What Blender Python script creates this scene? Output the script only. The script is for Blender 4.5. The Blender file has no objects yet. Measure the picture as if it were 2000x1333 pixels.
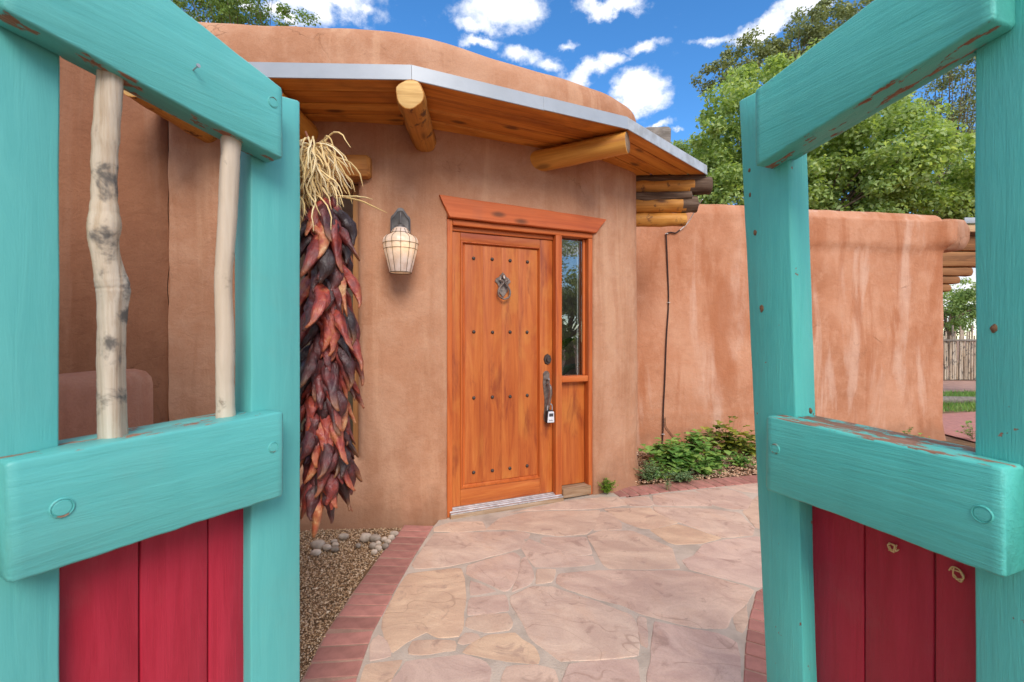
import bpy, bmesh, math, random
import numpy as np
from mathutils import Vector, Matrix, Quaternion, noise as mnoise

random.seed(7)
RNG = np.random.default_rng(7)
S = bpy.context.scene
COL = S.collection
R = math.radians

# ------------------------------------------------------------------ camera
cam_d = bpy.data.cameras.new('camera')
cam = bpy.data.objects.new('camera', cam_d)
COL.objects.link(cam)
cam.location = (0, 0, 1.30)
cam.rotation_euler = (R(90), 0, 0)
cam_d.sensor_width = 36
cam_d.lens = 16.2
cam_d.shift_y = -11.5 / 2000
cam_d.clip_start = 0.02
cam_d.clip_end = 600
cam_d.dof.use_dof = True
cam_d.dof.focus_distance = 3.2
cam_d.dof.aperture_fstop = 5.6
S.camera = cam

# ------------------------------------------------------------------ exposure
S.render.engine = 'CYCLES'
S.view_settings.view_transform = 'Standard'
S.view_settings.look = 'None'
S.view_settings.gamma = 1
S.view_settings.use_curve_mapping = False
S.view_settings.exposure = 1.12

# ------------------------------------------------------------------ sun (soft, behind the camera to the right)
SUN_EL, SUN_AZ = 38, 165           # azimuth clockwise from +Y
sd = bpy.data.lights.new('sun', 'SUN')
sd.energy = 1.5
sd.angle = R(28)
sd.color = (1.0, 0.92, 0.82)
sun = bpy.data.objects.new('sun', sd)
COL.objects.link(sun)
sv = Vector((math.cos(R(SUN_EL)) * math.sin(R(SUN_AZ)), math.cos(R(SUN_EL)) * math.cos(R(SUN_AZ)), math.sin(R(SUN_EL))))
sun.rotation_euler = sv.to_track_quat('Z', 'Y').to_euler()
sun.location = sv * 30

# ------------------------------------------------------------------ node helpers
def nd(nt, t, **kw):
    n = nt.nodes.new(t)
    for k, v in kw.items():
        if k.startswith('i_'):
            n.inputs[k[2:].replace('_', ' ')].default_value = v
        else:
            setattr(n, k, v)
    return n
def lk(nt, a, b): nt.links.new(a, b)
def mth(nt, op, a, b=None, c=None, clamp=False):
    n = nt.nodes.new('ShaderNodeMath'); n.operation = op; n.use_clamp = clamp
    for i, v in enumerate((a, b, c)):
        if v is None: continue
        if isinstance(v, (int, float)): n.inputs[i].default_value = v
        else: nt.links.new(v, n.inputs[i])
    return n.outputs[0]
def vmt(nt, op, a, b=None):
    n = nt.nodes.new('ShaderNodeVectorMath'); n.operation = op
    for i, v in enumerate((a, b)):
        if v is None: continue
        if isinstance(v, (tuple, list)): n.inputs[i].default_value = v
        else: nt.links.new(v, n.inputs[i])
    return n.outputs['Value'] if op in ('LENGTH', 'DOT_PRODUCT') else n.outputs[0]
def mixc(nt, f, a, b, bt='MIX'):
    n = nt.nodes.new('ShaderNodeMix'); n.data_type = 'RGBA'; n.blend_type = bt
    for sock, v in ((n.inputs[0], f), (n.inputs[6], a), (n.inputs[7], b)):
        if isinstance(v, (int, float)): sock.default_value = v
        elif isinstance(v, tuple): sock.default_value = (v[0], v[1], v[2], 1)
        else: nt.links.new(v, sock)
    return n.outputs[2]
def noi(nt, vec, scale, detail=4, rough=0.55, dist=0.0):
    n = nt.nodes.new('ShaderNodeTexNoise')
    n.inputs['Scale'].default_value = scale; n.inputs['Detail'].default_value = detail
    n.inputs['Roughness'].default_value = rough; n.inputs['Distortion'].default_value = dist
    if vec is not None: nt.links.new(vec, n.inputs['Vector'])
    return n.outputs['Fac']
def ramp(nt, f, stops):
    n = nt.nodes.new('ShaderNodeValToRGB'); e = n.color_ramp.elements
    while len(e) < len(stops): e.new(0.5)
    for i, (p, c) in enumerate(stops):
        e[i].position = p
        e[i].color = (c, c, c, 1) if isinstance(c, (int, float)) else (c[0], c[1], c[2], 1)
    nt.links.new(f, n.inputs[0]); return n.outputs[0]
def mapr(nt, f, a, b, c=0.0, d=1.0):
    n = nt.nodes.new('ShaderNodeMapRange'); n.interpolation_type = 'SMOOTHSTEP'
    nt.links.new(f, n.inputs[0])
    for i, v in enumerate((a, b, c, d)): n.inputs[i + 1].default_value = v
    return n.outputs[0]
def mapping(nt, vec, scale=(1, 1, 1), rot=(0, 0, 0), loc=(0, 0, 0)):
    n = nt.nodes.new('ShaderNodeMapping'); nt.links.new(vec, n.inputs[0])
    n.inputs['Scale'].default_value = scale; n.inputs['Rotation'].default_value = rot; n.inputs['Location'].default_value = loc
    return n.outputs[0]
def bump(nt, h, strength, dist, normal=None):
    n = nt.nodes.new('ShaderNodeBump'); n.inputs['Strength'].default_value = strength; n.inputs['Distance'].default_value = dist
    nt.links.new(h, n.inputs['Height'])
    if normal is not None: nt.links.new(normal, n.inputs['Normal'])
    return n.outputs[0]
def newmat(name):
    m = bpy.data.materials.new(name); m.use_nodes = True
    nt = m.node_tree; nt.nodes.clear()
    out = nt.nodes.new('ShaderNodeOutputMaterial'); b = nt.nodes.new('ShaderNodeBsdfPrincipled')
    nt.links.new(b.outputs[0], out.inputs[0])
    tc = nt.nodes.new('ShaderNodeTexCoord')
    return m, nt, b, tc.outputs['Object'], out
def setc(nt, b, col=None, rough=None, spec=None, metal=None, nrm=None):
    def s(k, v):
        if v is None: return
        if isinstance(v, tuple): b.inputs[k].default_value = (v[0], v[1], v[2], 1)
        elif isinstance(v, (int, float)): b.inputs[k].default_value = v
        else: nt.links.new(v, b.inputs[k])
    s('Base Color', col); s('Roughness', rough); s('Specular IOR Level', spec); s('Metallic', metal)
    if nrm is not None: nt.links.new(nrm, b.inputs['Normal'])

# ------------------------------------------------------------------ world: blue sky with broken cumulus
W = bpy.data.worlds.new('World'); S.world = W; W.use_nodes = True
wn = W.node_tree; wn.nodes.clear()
wout = wn.nodes.new('ShaderNodeOutputWorld')
sky = wn.nodes.new('ShaderNodeTexSky'); sky.sky_type = 'NISHITA'; sky.sun_disc = False
sky.sun_elevation = R(SUN_EL); sky.sun_rotation = R(SUN_AZ); sky.altitude = 1600; sky.dust_density = 0.4; sky.ozone_density = 2.0
hsv = nd(wn, 'ShaderNodeHueSaturation', i_Saturation=1.28, i_Value=1.0, i_Hue=0.5)
lk(wn, sky.outputs[0], hsv.inputs['Color'])
bg1 = nd(wn, 'ShaderNodeBackground', i_Strength=0.125)
lk(wn, hsv.outputs[0], bg1.inputs[0])
wtc = wn.nodes.new('ShaderNodeTexCoord').outputs['Generated']
sep = wn.nodes.new('ShaderNodeSeparateXYZ'); lk(wn, wtc, sep.inputs[0])
az = mth(wn, 'ARCTAN2', sep.outputs[0], sep.outputs[1])
el = mth(wn, 'ARCSINE', sep.outputs[2])
comb = wn.nodes.new('ShaderNodeCombineXYZ'); lk(wn, az, comb.inputs[0]); lk(wn, el, comb.inputs[1])
wnoise = wn.nodes.new('ShaderNodeTexNoise'); wnoise.inputs['Scale'].default_value = 9; wnoise.inputs['Detail'].default_value = 7
wnoise.inputs['Roughness'].default_value = 0.6; lk(wn, wtc, wnoise.inputs['Vector'])
warp = vmt(wn, 'SCALE', vmt(wn, 'SUBTRACT', wnoise.outputs['Color'], (0.5, 0.5, 0.5)))
wn.nodes[-1].inputs['Scale'].default_value = 0.11
pos2 = vmt(wn, 'ADD', comb.outputs[0], warp)
CL = [(640, -12, 130, 44, 1), (560, 10, 60, 30, .9), (720, 22, 46, 18, .8), (968, 30, 70, 46, 1.15), (1020, 5, 46, 28, 1), (925, 60, 40, 18, .9),
      (935, 92, 55, 15, .9), (1020, 108, 50, 20, .85), (1062, 120, 40, 18, .7), (1200, 5, 72, 22, 1), (1098, 84, 26, 14, .75), (1140, 142, 62, 22, .95),
      (1200, 118, 40, 20, .9), (1262, 84, 44, 20, .85), (1252, 182, 58, 42, 1.3), (1235, 205, 34, 20, 1.1), (1395, 68, 46, 14, .8), (1490, 45, 60, 24, 1.1),
      (1570, 15, 80, 34, 1.15), (1290, 246, 34, 10, .75), (1330, 255, 14, 6, .6), (1430, 330, 80, 30, .5), (1885, 560, 140, 60, 1.2), (300, 60, 160, 60, .9), (480, -10, 60, 30, .8)]
acc = None
for (px, py, rx, ry, wt) in CL:
    a0 = math.atan2(px - 1000, 900); rr = math.hypot(900, px - 1000); e0 = math.atan2(655 - py, rr)
    ra = rx * 900 / rr ** 2; re = ry * rr / (rr * rr + (655 - py) ** 2)
    d = vmt(wn, 'SUBTRACT', pos2, (a0, e0, 0))
    d = vmt(wn, 'MULTIPLY', d, (1 / ra, 1 / re, 0))
    d = vmt(wn, 'LENGTH', d)
    v = mth(wn, 'MULTIPLY', mth(wn, 'SUBTRACT', 1.45, d), wt)
    acc = v if acc is None else mth(wn, 'MAXIMUM', acc, v)
# the same kind of broken cloud everywhere else
big = noi(wn, mapping(wn, wtc, (1, 1, 2.4)), 2.6, 6, 0.6)
away = mapr(wn, mth(wn, 'ABSOLUTE', az), 0.80, 1.05)
high = mapr(wn, el, 0.66, 0.8)
gen = mth(wn, 'MULTIPLY', mth(wn, 'MAXIMUM', away, high), mapr(wn, big, 0.40, 0.60, 0, 1.4))
acc = mth(wn, 'MAXIMUM', acc, gen)
fine = noi(wn, mapping(wn, wtc, (1, 1, 1.5)), 22, 8, 0.62)
dens = mth(wn, 'ADD', acc, mth(wn, 'MULTIPLY', mth(wn, 'SUBTRACT', fine, 0.5), 1.9))
cover = mapr(wn, dens, 0.22, 1.15)
shade = ramp(wn, noi(wn, mapping(wn, wtc, (1, 1, 1.8), (0, 0, 0), (0, 0, .05)), 12, 6, 0.6), [(0.30, (0.55, 0.60, 0.70)), (0.60, (0.86, 0.86, 0.88))])
bg2 = nd(wn, 'ShaderNodeBackground', i_Strength=0.74)
lk(wn, shade, bg2.inputs[0])
mxs = wn.nodes.new('ShaderNodeMixShader')
lk(wn, cover, mxs.inputs[0]); lk(wn, bg1.outputs[0], mxs.inputs[1]); lk(wn, bg2.outputs[0], mxs.inputs[2]); lk(wn, mxs.outputs[0], wout.inputs[0])

# ------------------------------------------------------------------ object helpers
def tag(o, label=None, cat=None, group=None, kind=None):
    if label: o['label'] = label
    if cat: o['category'] = cat
    if group: o['group'] = group
    if kind: o['kind'] = kind
    return o
def empty(name, loc=(0, 0, 0), rz=0.0):
    o = bpy.data.objects.new(name, None); o.empty_display_size = 0.1
    o.location = loc; o.rotation_euler = (0, 0, rz); COL.objects.link(o); return o
def link(name, me, mat=None, parent=None, mtx=None):
    o = bpy.data.objects.new(name, me); COL.objects.link(o)
    if mat is not None and len(me.materials) == 0: me.materials.append(mat)
    if parent is not None: o.parent = parent
    if mtx is not None: o.matrix_local = mtx
    return o
def from_bm(name, bm, mat, parent=None, mtx=None, smooth=35):
    bmesh.ops.recalc_face_normals(bm, faces=bm.faces[:])
    me = bpy.data.meshes.new(name); bm.to_mesh(me); bm.free()
    if smooth:
        for p in me.polygons: p.use_smooth = True
        me.set_sharp_from_angle(angle=R(smooth))
    return link(name, me, mat, parent, mtx)
def from_np(name, V, F, mat, parent=None, smooth=False):
    """V (n,3) F (m,k) with constant k"""
    me = bpy.data.meshes.new(name); k = F.shape[1]
    me.vertices.add(len(V)); me.vertices.foreach_set('co', V.astype(np.float32).ravel())
    me.loops.add(F.size); me.loops.foreach_set('vertex_index', F.astype(np.int32).ravel())
    me.polygons.add(len(F)); me.polygons.foreach_set('loop_start', np.arange(0, F.size, k, dtype=np.int32))
    me.update(calc_edges=True)
    if smooth: me.polygons.foreach_set('use_smooth', np.ones(len(F), dtype=bool))
    return link(name, me, mat, parent)
def beam(bm, p0, p1, w, h, side=None, r=0.004, n=6, jit=0.0012, w1=None, h1=None, seed=0):
    """rounded rectangular timber p0->p1; w along 'side', h across; slightly uneven"""
    p0 = Vector(p0); p1 = Vector(p1); ax = (p1 - p0); L = ax.length; ax.normalize()
    side = Vector(side) if side else (Vector((0, 0, 1)) if abs(ax.z) < .7 else Vector((1, 0, 0)))
    side = (side - ax * side.dot(ax)).normalized(); oth = ax.cross(side)
    w1 = w if w1 is None else w1; h1 = h if h1 is None else h1
    rings = []
    ts = [0, min(r / L, .1)] + [i / n for i in range(1, n)] + [1 - min(r / L, .1), 1]
    for k, t in enumerate(ts):
        ins = r * .8 if k in (0, len(ts) - 1) else 0
        hw = (w + (w1 - w) * t) / 2 - ins; hh = (h + (h1 - h) * t) / 2 - ins
        rr = min(r, hw * .9, hh * .9)
        c = p0 + ax * (L * t); ring = []
        jx = mnoise.noise(Vector((seed * 3.1, t * L * 5, 1.7))) * jit * 2; jy = mnoise.noise(Vector((seed * 3.1, t * L * 5, 9.7))) * jit * 2
        for (sx, sy, a0) in ((1, 1, 0), (-1, 1, 90), (-1, -1, 180), (1, -1, 270)):
            for a in (0, 45, 90):
                an = R(a0 + a)
                x = sx * (hw - rr) + math.cos(an) * rr; y = sy * (hh - rr) + math.sin(an) * rr
                q = c + side * (x + jx) + oth * (y + jy)
                if jit:
                    q += (side * mnoise.noise(q * 14 + Vector((seed, 0, 0))) + oth * mnoise.noise(q * 14 + Vector((0, seed, 3)))) * jit
                ring.append(bm.verts.new(q))
        rings.append(ring)
    m = 12
    for a, b in zip(rings, rings[1:]):
        for i in range(m): bm.faces.new((a[i], a[(i + 1) % m], b[(i + 1) % m], b[i]))
    bm.faces.new(rings[0][::-1]); bm.faces.new(rings[-1])
def beam_obj(name, p0, p1, w, h, mat, parent=None, mtx=None, **kw):
    bm = bmesh.new(); beam(bm, p0, p1, w, h, **kw)
    return from_bm(name, bm, mat, parent, mtx)
def box(bm, x0, x1, y0, y1, z0, z1):
    vs = [bm.verts.new((x, y, z)) for x in (x0, x1) for y in (y0, y1) for z in (z0, z1)]
    for f in ((0, 1, 3, 2), (4, 6, 7, 5), (0, 4, 5, 1), (2, 3, 7, 6), (0, 2, 6, 4), (1, 5, 7, 3)): bm.faces.new([vs[i] for i in f])
def tube(bm, pts, rad, sides=8, cap=True, wob=0.0, seed=0.0):
    pts = [Vector(p) for p in pts]; n = len(pts)
    if isinstance(rad, (int, float)): rad = [rad] * n
    rings = []; prev = None
    for i, p in enumerate(pts):
        d = (pts[min(i + 1, n - 1)] - pts[max(i - 1, 0)]).normalized()
        if prev is None:
            a = Vector((0, 0, 1)) if abs(d.z) < .8 else Vector((1, 0, 0)); u = d.cross(a).normalized()
        else:
            u = (prev - d * prev.dot(d)).normalized()
        prev = u; v = d.cross(u); ring = []
        for k in range(sides):
            an = 2 * math.pi * k / sides; rr = rad[i]
            if wob: rr *= 1 + wob * mnoise.noise(Vector((math.cos(an) * 1.4 + seed, math.sin(an) * 1.4, p.length * 7 + i * .08 + seed)))
            ring.append(bm.verts.new(p + u * math.cos(an) * rr + v * math.sin(an) * rr))
        rings.append(ring)
    for a, b in zip(rings, rings[1:]):
        for k in range(sides): bm.faces.new((a[k], a[(k + 1) % sides], b[(k + 1) % sides], b[k]))
    if cap:
        bm.faces.new(rings[0][::-1]); bm.faces.new(rings[-1])
def smooth_pts(pts, k=6):
    """catmull-rom through tuples of any length"""
    P = [np.array(p, float) for p in pts]; P = [2 * P[0] - P[1]] + P + [2 * P[-1] - P[-2]]; out = []
    for i in range(1, len(P) - 2):
        for j in range(k):
            t = j / k
            out.append(.5 * ((2 * P[i]) + (-P[i - 1] + P[i + 1]) * t + (2 * P[i - 1] - 5 * P[i] + 4 * P[i + 1] - P[i + 2]) * t * t + (-P[i - 1] + 3 * P[i] - 3 * P[i + 1] + P[i + 2]) * t ** 3))
    out.append(P[-2]); return out
def lathe(bm, prof, seg=24, c=(0, 0, 0), flute=0.0, nfl=12):
    rings = []
    for (r_, z) in prof:
        rings.append([bm.verts.new((c[0] + math.cos(a) * r_ * (1 + flute * abs(math.sin(a * nfl / 2))), c[1] + math.sin(a) * r_ * (1 + flute * abs(math.sin(a * nfl / 2))), c[2] + z)) for a in [2 * math.pi * k / seg for k in range(seg)]])
    for a, b in zip(rings, rings[1:]):
        for k in range(seg): bm.faces.new((a[k], a[(k + 1) % seg], b[(k + 1) % seg], b[k]))
    return rings
def G(px, py, z=0.0):
    """where the line of sight through a photo pixel meets height z (surveying the plan from the photograph)"""
    Y = (1.30 - z) * 900 / (py - 655); return ((px - 1000) / 900 * Y, Y)

# ------------------------------------------------------------------ materials
def stucco(name, c_lo, c_mid, c_hi, streak=0.35, streak_col=(0.62, 0.40, 0.30), dark_col=(0.25, 0.10, 0.055), dstreak=0.25, blotch=1.0, zbase=True, ss=1.0):
    m, nt, b, co, out = newmat(name)
    n1 = noi(nt, co, 0.9 * blotch, 6, 0.6)
    col = ramp(nt, n1, [(0.30, c_lo), (0.52, c_mid), (0.72, c_hi)])
    n2 = noi(nt, co, 5.5, 7, 0.7, .4)
    col = mixc(nt, mth(nt, 'MULTIPLY', mapr(nt, n2, 0.42, 0.66), 0.5), col, c_hi)
    n4 = noi(nt, mapping(nt, co, (1, 1, .8), (0, 0, 0), (3, 8, 5)), 3.2, 8, 0.7, .4)
    col = mixc(nt, mth(nt, 'MULTIPLY', mapr(nt, n4, 0.48, 0.68), 0.45), col, c_lo)
    sv_ = mapping(nt, co, (3.2 * ss, 3.2 * ss, 0.30))
    st = noi(nt, sv_, 1.6, 5, 0.6, 0.5)
    col = mixc(nt, mth(nt, 'MULTIPLY', mapr(nt, st, 0.52, 0.66), streak), col, streak_col)
    st2 = noi(nt, mapping(nt, co, (2.6 * ss, 2.6 * ss, 0.32), (0, 0, 0), (7, 3, 1)), 1.7, 5, 0.6, 0.6)
    col = mixc(nt, mth(nt, 'MULTIPLY', mapr(nt, st2, 0.49, 0.66), dstreak), col, dark_col)
    sp = noi(nt, co, 95, 3, 0.7)
    col = mixc(nt, mth(nt, 'MULTIPLY', mapr(nt, sp, 0.35, 0.7), 0.20), col, mixc(nt, 0.55, col, c_lo, 'MULTIPLY'))
    sx = nt.nodes.new('ShaderNodeSeparateXYZ'); lk(nt, co, sx.inputs[0])
    if zbase:   # splashed earth along the foot of the wall
        zz = mth(nt, 'ADD', sx.outputs[2], mth(nt, 'MULTIPLY', noi(nt, co, 5, 5, .65), -0.5))
        f = mapr(nt, zz, -0.22, 0.06, 1, 0)
        col = mixc(nt, mth(nt, 'MULTIPLY', f, 0.5), col, (0.24, 0.12, 0.07))
    h = mth(nt, 'ADD', mth(nt, 'MULTIPLY', noi(nt, co, 120, 4, 0.7), 0.5), mth(nt, 'MULTIPLY', noi(nt, co, 34, 4, 0.6), 0.7))
    h = mth(nt, 'ADD', h, mth(nt, 'MULTIPLY', noi(nt, co, 7, 5, 0.6, .5), 2.4))
    h = mth(nt, 'ADD', h, mth(nt, 'MULTIPLY', noi(nt, co, 2.2, 3, 0.5), 3.0))
    hc = nt.nodes.new('ShaderNodeTexVoronoi'); hc.feature = 'DISTANCE_TO_EDGE'; hc.inputs['Scale'].default_value = .9; lk(nt, vmt(nt, 'ADD', co, mixc(nt, 1.0, ramp(nt, noi(nt, co, 4, 5, .6), [(0, 0.0), (1, 1.0)]), (.5, .5, .5), 'MULTIPLY')), hc.inputs['Vector'])
    crk = mth(nt, 'MULTIPLY', mapr(nt, hc.outputs['Distance'], 0.0, 0.006, 1, 0), mapr(nt, noi(nt, co, 1.4, 3, .6), 0.56, 0.64))
    h = mth(nt, 'SUBTRACT', h, mth(nt, 'MULTIPLY', crk, .6))
    col = mixc(nt, mth(nt, 'MULTIPLY', crk, .35), col, (0.14, 0.06, 0.03))
    setc(nt, b, col, 0.92, 0.15, nrm=bump(nt, h, 0.75, 0.006))
    return m
ST_HOUSE = stucco('stucco_house', (0.40, 0.185, 0.10), (0.49, 0.25, 0.145), (0.57, 0.33, 0.21), 0.45, (0.62, 0.37, 0.23), (0.34, 0.145, 0.07), 0.3)
ST_GARDEN = stucco('stucco_garden', (0.42, 0.175, 0.09), (0.52, 0.24, 0.135), (0.60, 0.32, 0.20), 0.48, (0.68, 0.46, 0.35), (0.40, 0.145, 0.065), 0.75, 1.3, ss=.62)
ST_LOW = stucco('stucco_low', (0.40, 0.18, 0.11), (0.46, 0.215, 0.135), (0.52, 0.255, 0.165), 0.3, (0.56, 0.34, 0.24), (0.30, 0.13, 0.08), 0.3)
ST_LEFT_SHADED = stucco('stucco_left_shaded', (0.22, 0.093, 0.05), (0.265, 0.115, 0.062), (0.31, 0.145, 0.08), 0.3, (0.44, 0.25, 0.165), (0.20, 0.085, 0.045), 0.3)  # house stucco darkened: the left wall's shade is put into its colour

def wood(name, stops, axis='x', sc=1.0, dark=None, rough=0.5, spec=0.35, bstr=0.25, knots=0.0, blot=None, rot=0.0, fine=1.0, weather=None):
    m, nt, b, co, out = newmat(name)
    oi = nt.nodes.new('ShaderNodeObjectInfo')
    off = nt.nodes.new('ShaderNodeCombineXYZ')
    for i, k in enumerate((17.0, 31.0, 23.0)): lk(nt, mth(nt, 'MULTIPLY', oi.outputs['Random'], k), off.inputs[i])
    co2 = vmt(nt, 'ADD', co, off.outputs[0])
    s = {'x': (0.7, 9, 9), 'y': (9, 0.7, 9), 'z': (9, 9, 0.7)}[axis]
    v = mapping(nt, co2, tuple(k * sc for k in s))
    g = noi(nt, v, 2.2, 6, 0.62, 0.8)
    v2 = mapping(nt, co2, tuple(k * sc * (7 if k > 1 else 2.2) for k in s))
    g2 = noi(nt, v2, 2.0, 4, 0.7, 0.2)
    f = mth(nt, 'ADD', mth(nt, 'MULTIPLY', g, 0.75), mth(nt, 'MULTIPLY', g2, 0.25 * fine))
    f = mth(nt, 'ADD', f, mth(nt, 'MULTIPLY', mth(nt, 'SUBTRACT', oi.outputs['Random'], 0.5), 0.08))
    col = ramp(nt, f, stops)
    if blot:
        bl = noi(nt, mapping(nt, co2, tuple((1.6 if k < 1 else 3.2) for k in s)), 1.5, 5, 0.6, 0.4)
        col = mixc(nt, mth(nt, 'MULTIPLY', mapr(nt, bl, 0.48, 0.72), blot[1]), col, blot[0])
    if dark:
        dl = noi(nt, mapping(nt, co2, tuple((1.1 if k < 1 else 5.0) for k in s), (0, 0, 0), (4, 4, 4)), 1.5, 6, 0.65, 0.5)
        col = mixc(nt, mth(nt, 'MULTIPLY', mapr(nt, dl, 0.54, 0.70), dark[1]), col, dark[0])
    if knots:
        vo = nt.nodes.new('ShaderNodeTexVoronoi'); vo.inputs['Scale'].default_value = 1.0
        lk(nt, mapping(nt, co2, tuple((2.6 if k < 1 else 7.0) for k in s)), vo.inputs['Vector'])
        kf = mapr(nt, vo.outputs['Distance'], 0.07, 0.22, 1, 0)
        col = mixc(nt, mth(nt, 'MULTIPLY', kf, knots), col, (0.10, 0.035, 0.012))
    if weather:
        wf = noi(nt, co2, weather[2], 5, 0.65, 0.3)
        col = mixc(nt, mapr(nt, wf, weather[1], weather[1] + .12), col, weather[0])
    h = mth(nt, 'ADD', mth(nt, 'MULTIPLY', g, 0.6), mth(nt, 'MULTIPLY', g2, 0.6))
    setc(nt, b, col, rough, spec, nrm=bump(nt, h, bstr, 0.003))
    return m
DOOR_ST = [(0.30, (0.24, 0.045, 0.012)), (0.45, (0.40, 0.090, 0.019)), (0.60, (0.50, 0.135, 0.028)), (0.76, (0.58, 0.20, 0.05))]
W_DOOR = wood('door_wood', DOOR_ST, 'z', 1.0, ((0.20, 0.032, 0.012), 0.7), 0.42, 0.4, 0.18, 0, ((0.56, 0.21, 0.042), 0.6))
W_DOORX = wood('door_wood_across', DOOR_ST, 'x', 1.0, ((0.30, 0.05, 0.012), 0.5), 0.42, 0.4, 0.18, 0, ((0.60, 0.22, 0.05), 0.35))
FR_ST = [(0.30, (0.32, 0.06, 0.014)), (0.5, (0.50, 0.115, 0.022)), (0.72, (0.60, 0.17, 0.04))]
W_FRAME = wood('frame_wood', FR_ST, 'z', 1.0, None, 0.5, 0.35, 0.2, 0, ((0.50, 0.20, 0.06), 0.3))
W_FRAMEX = wood('frame_wood_across', FR_ST, 'x', 1.0, None, 0.5, 0.35, 0.2, 0, ((0.42, 0.13, 0.05), 0.3))
W_LINTEL = wood('lintel_wood', [(0.30, (0.40, 0.075, 0.018)), (0.5, (0.55, 0.12, 0.028)), (0.72, (0.64, 0.165, 0.045))], 'x', 0.8, None, 0.5, 0.35, 0.2, 0.8, ((0.30, 0.10, 0.06), 0.25))
W_PLANK = wood('soffit_wood', [(0.32, (0.30, 0.085, 0.014)), (0.48, (0.62, 0.225, 0.035)), (0.66, (0.80, 0.36, 0.07))], 'x', 0.45, None, 0.5, 0.3, 0.25, 0.8, ((0.30, 0.09, 0.02), 0.55))
W_LOG = wood('log_wood', [(0.28, (0.42, 0.15, 0.022)), (0.5, (0.70, 0.33, 0.06)), (0.72, (0.82, 0.45, 0.11))], 'z', 0.5, None, 0.45, 0.4, 0.3, 0.6, ((0.50, 0.18, 0.03), 0.35))
W_LOGROUGH = wood('log_wood_rough', [(0.28, (0.22, 0.075, 0.014)), (0.5, (0.52, 0.22, 0.04)), (0.72, (0.74, 0.38, 0.09))], 'z', 0.6, None, 0.6, 0.3, 0.9, 0.9, ((0.30, 0.12, 0.03), 0.5), weather=((0.14, 0.06, 0.025), 0.56, 12))
W_BARK = wood('log_bark', [(0.3, (0.04, 0.024, 0.016)), (0.52, (0.12, 0.075, 0.05)), (0.72, (0.26, 0.19, 0.14))], 'z', 1.6, None, 0.85, 0.2, 1.0)
W_LOGEND = wood('log_end', [(0.3, (0.42, 0.22, 0.07)), (0.55, (0.72, 0.46, 0.18)), (0.75, (0.84, 0.62, 0.32))], 'x', 1.0, None, 0.75, 0.2, 0.6, 0, ((0.50, 0.25, 0.08), 0.4))
W_LOGEND2 = wood('log_end_grey', [(0.3, (0.16, 0.10, 0.06)), (0.55, (0.30, 0.21, 0.14)), (0.75, (0.50, 0.40, 0.30))], 'x', 1.0, None, 0.75, 0.2, 0.6)
W_GREY = wood('weathered_wood', [(0.3, (0.10, 0.085, 0.07)), (0.55, (0.24, 0.21, 0.18)), (0.75, (0.36, 0.32, 0.28))], 'x', 1.2, None, 0.9, 0.15, 0.8)
W_SILL = wood('sill_wood', [(0.3, (0.10, 0.055, 0.03)), (0.55, (0.34, 0.21, 0.12)), (0.75, (0.52, 0.40, 0.29))], 'x', 1.0, None, 0.75, 0.2, 0.7)
W_STICK = wood('driftwood', [(0.34, (0.13, 0.095, 0.07)), (0.45, (0.40, 0.30, 0.21)), (0.56, (0.54, 0.46, 0.36)), (0.75, (0.66, 0.58, 0.48))], 'z', 1.3, ((0.13, 0.105, 0.085), 0.85), 0.75, 0.2, 0.7, 0, ((0.55, 0.40, 0.24), 0.3), weather=((0.13, 0.115, 0.10), 0.525, 10))
W_STICK2 = wood('driftwood_pale', [(0.34, (0.26, 0.19, 0.13)), (0.45, (0.54, 0.44, 0.33)), (0.72, (0.66, 0.56, 0.45))], 'z', 1.0, ((0.28, 0.20, 0.14), 0.45), 0.75, 0.2, 0.4, 0, ((0.58, 0.44, 0.30), 0.3), weather=((0.24, 0.19, 0.14), 0.59, 12))

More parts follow.
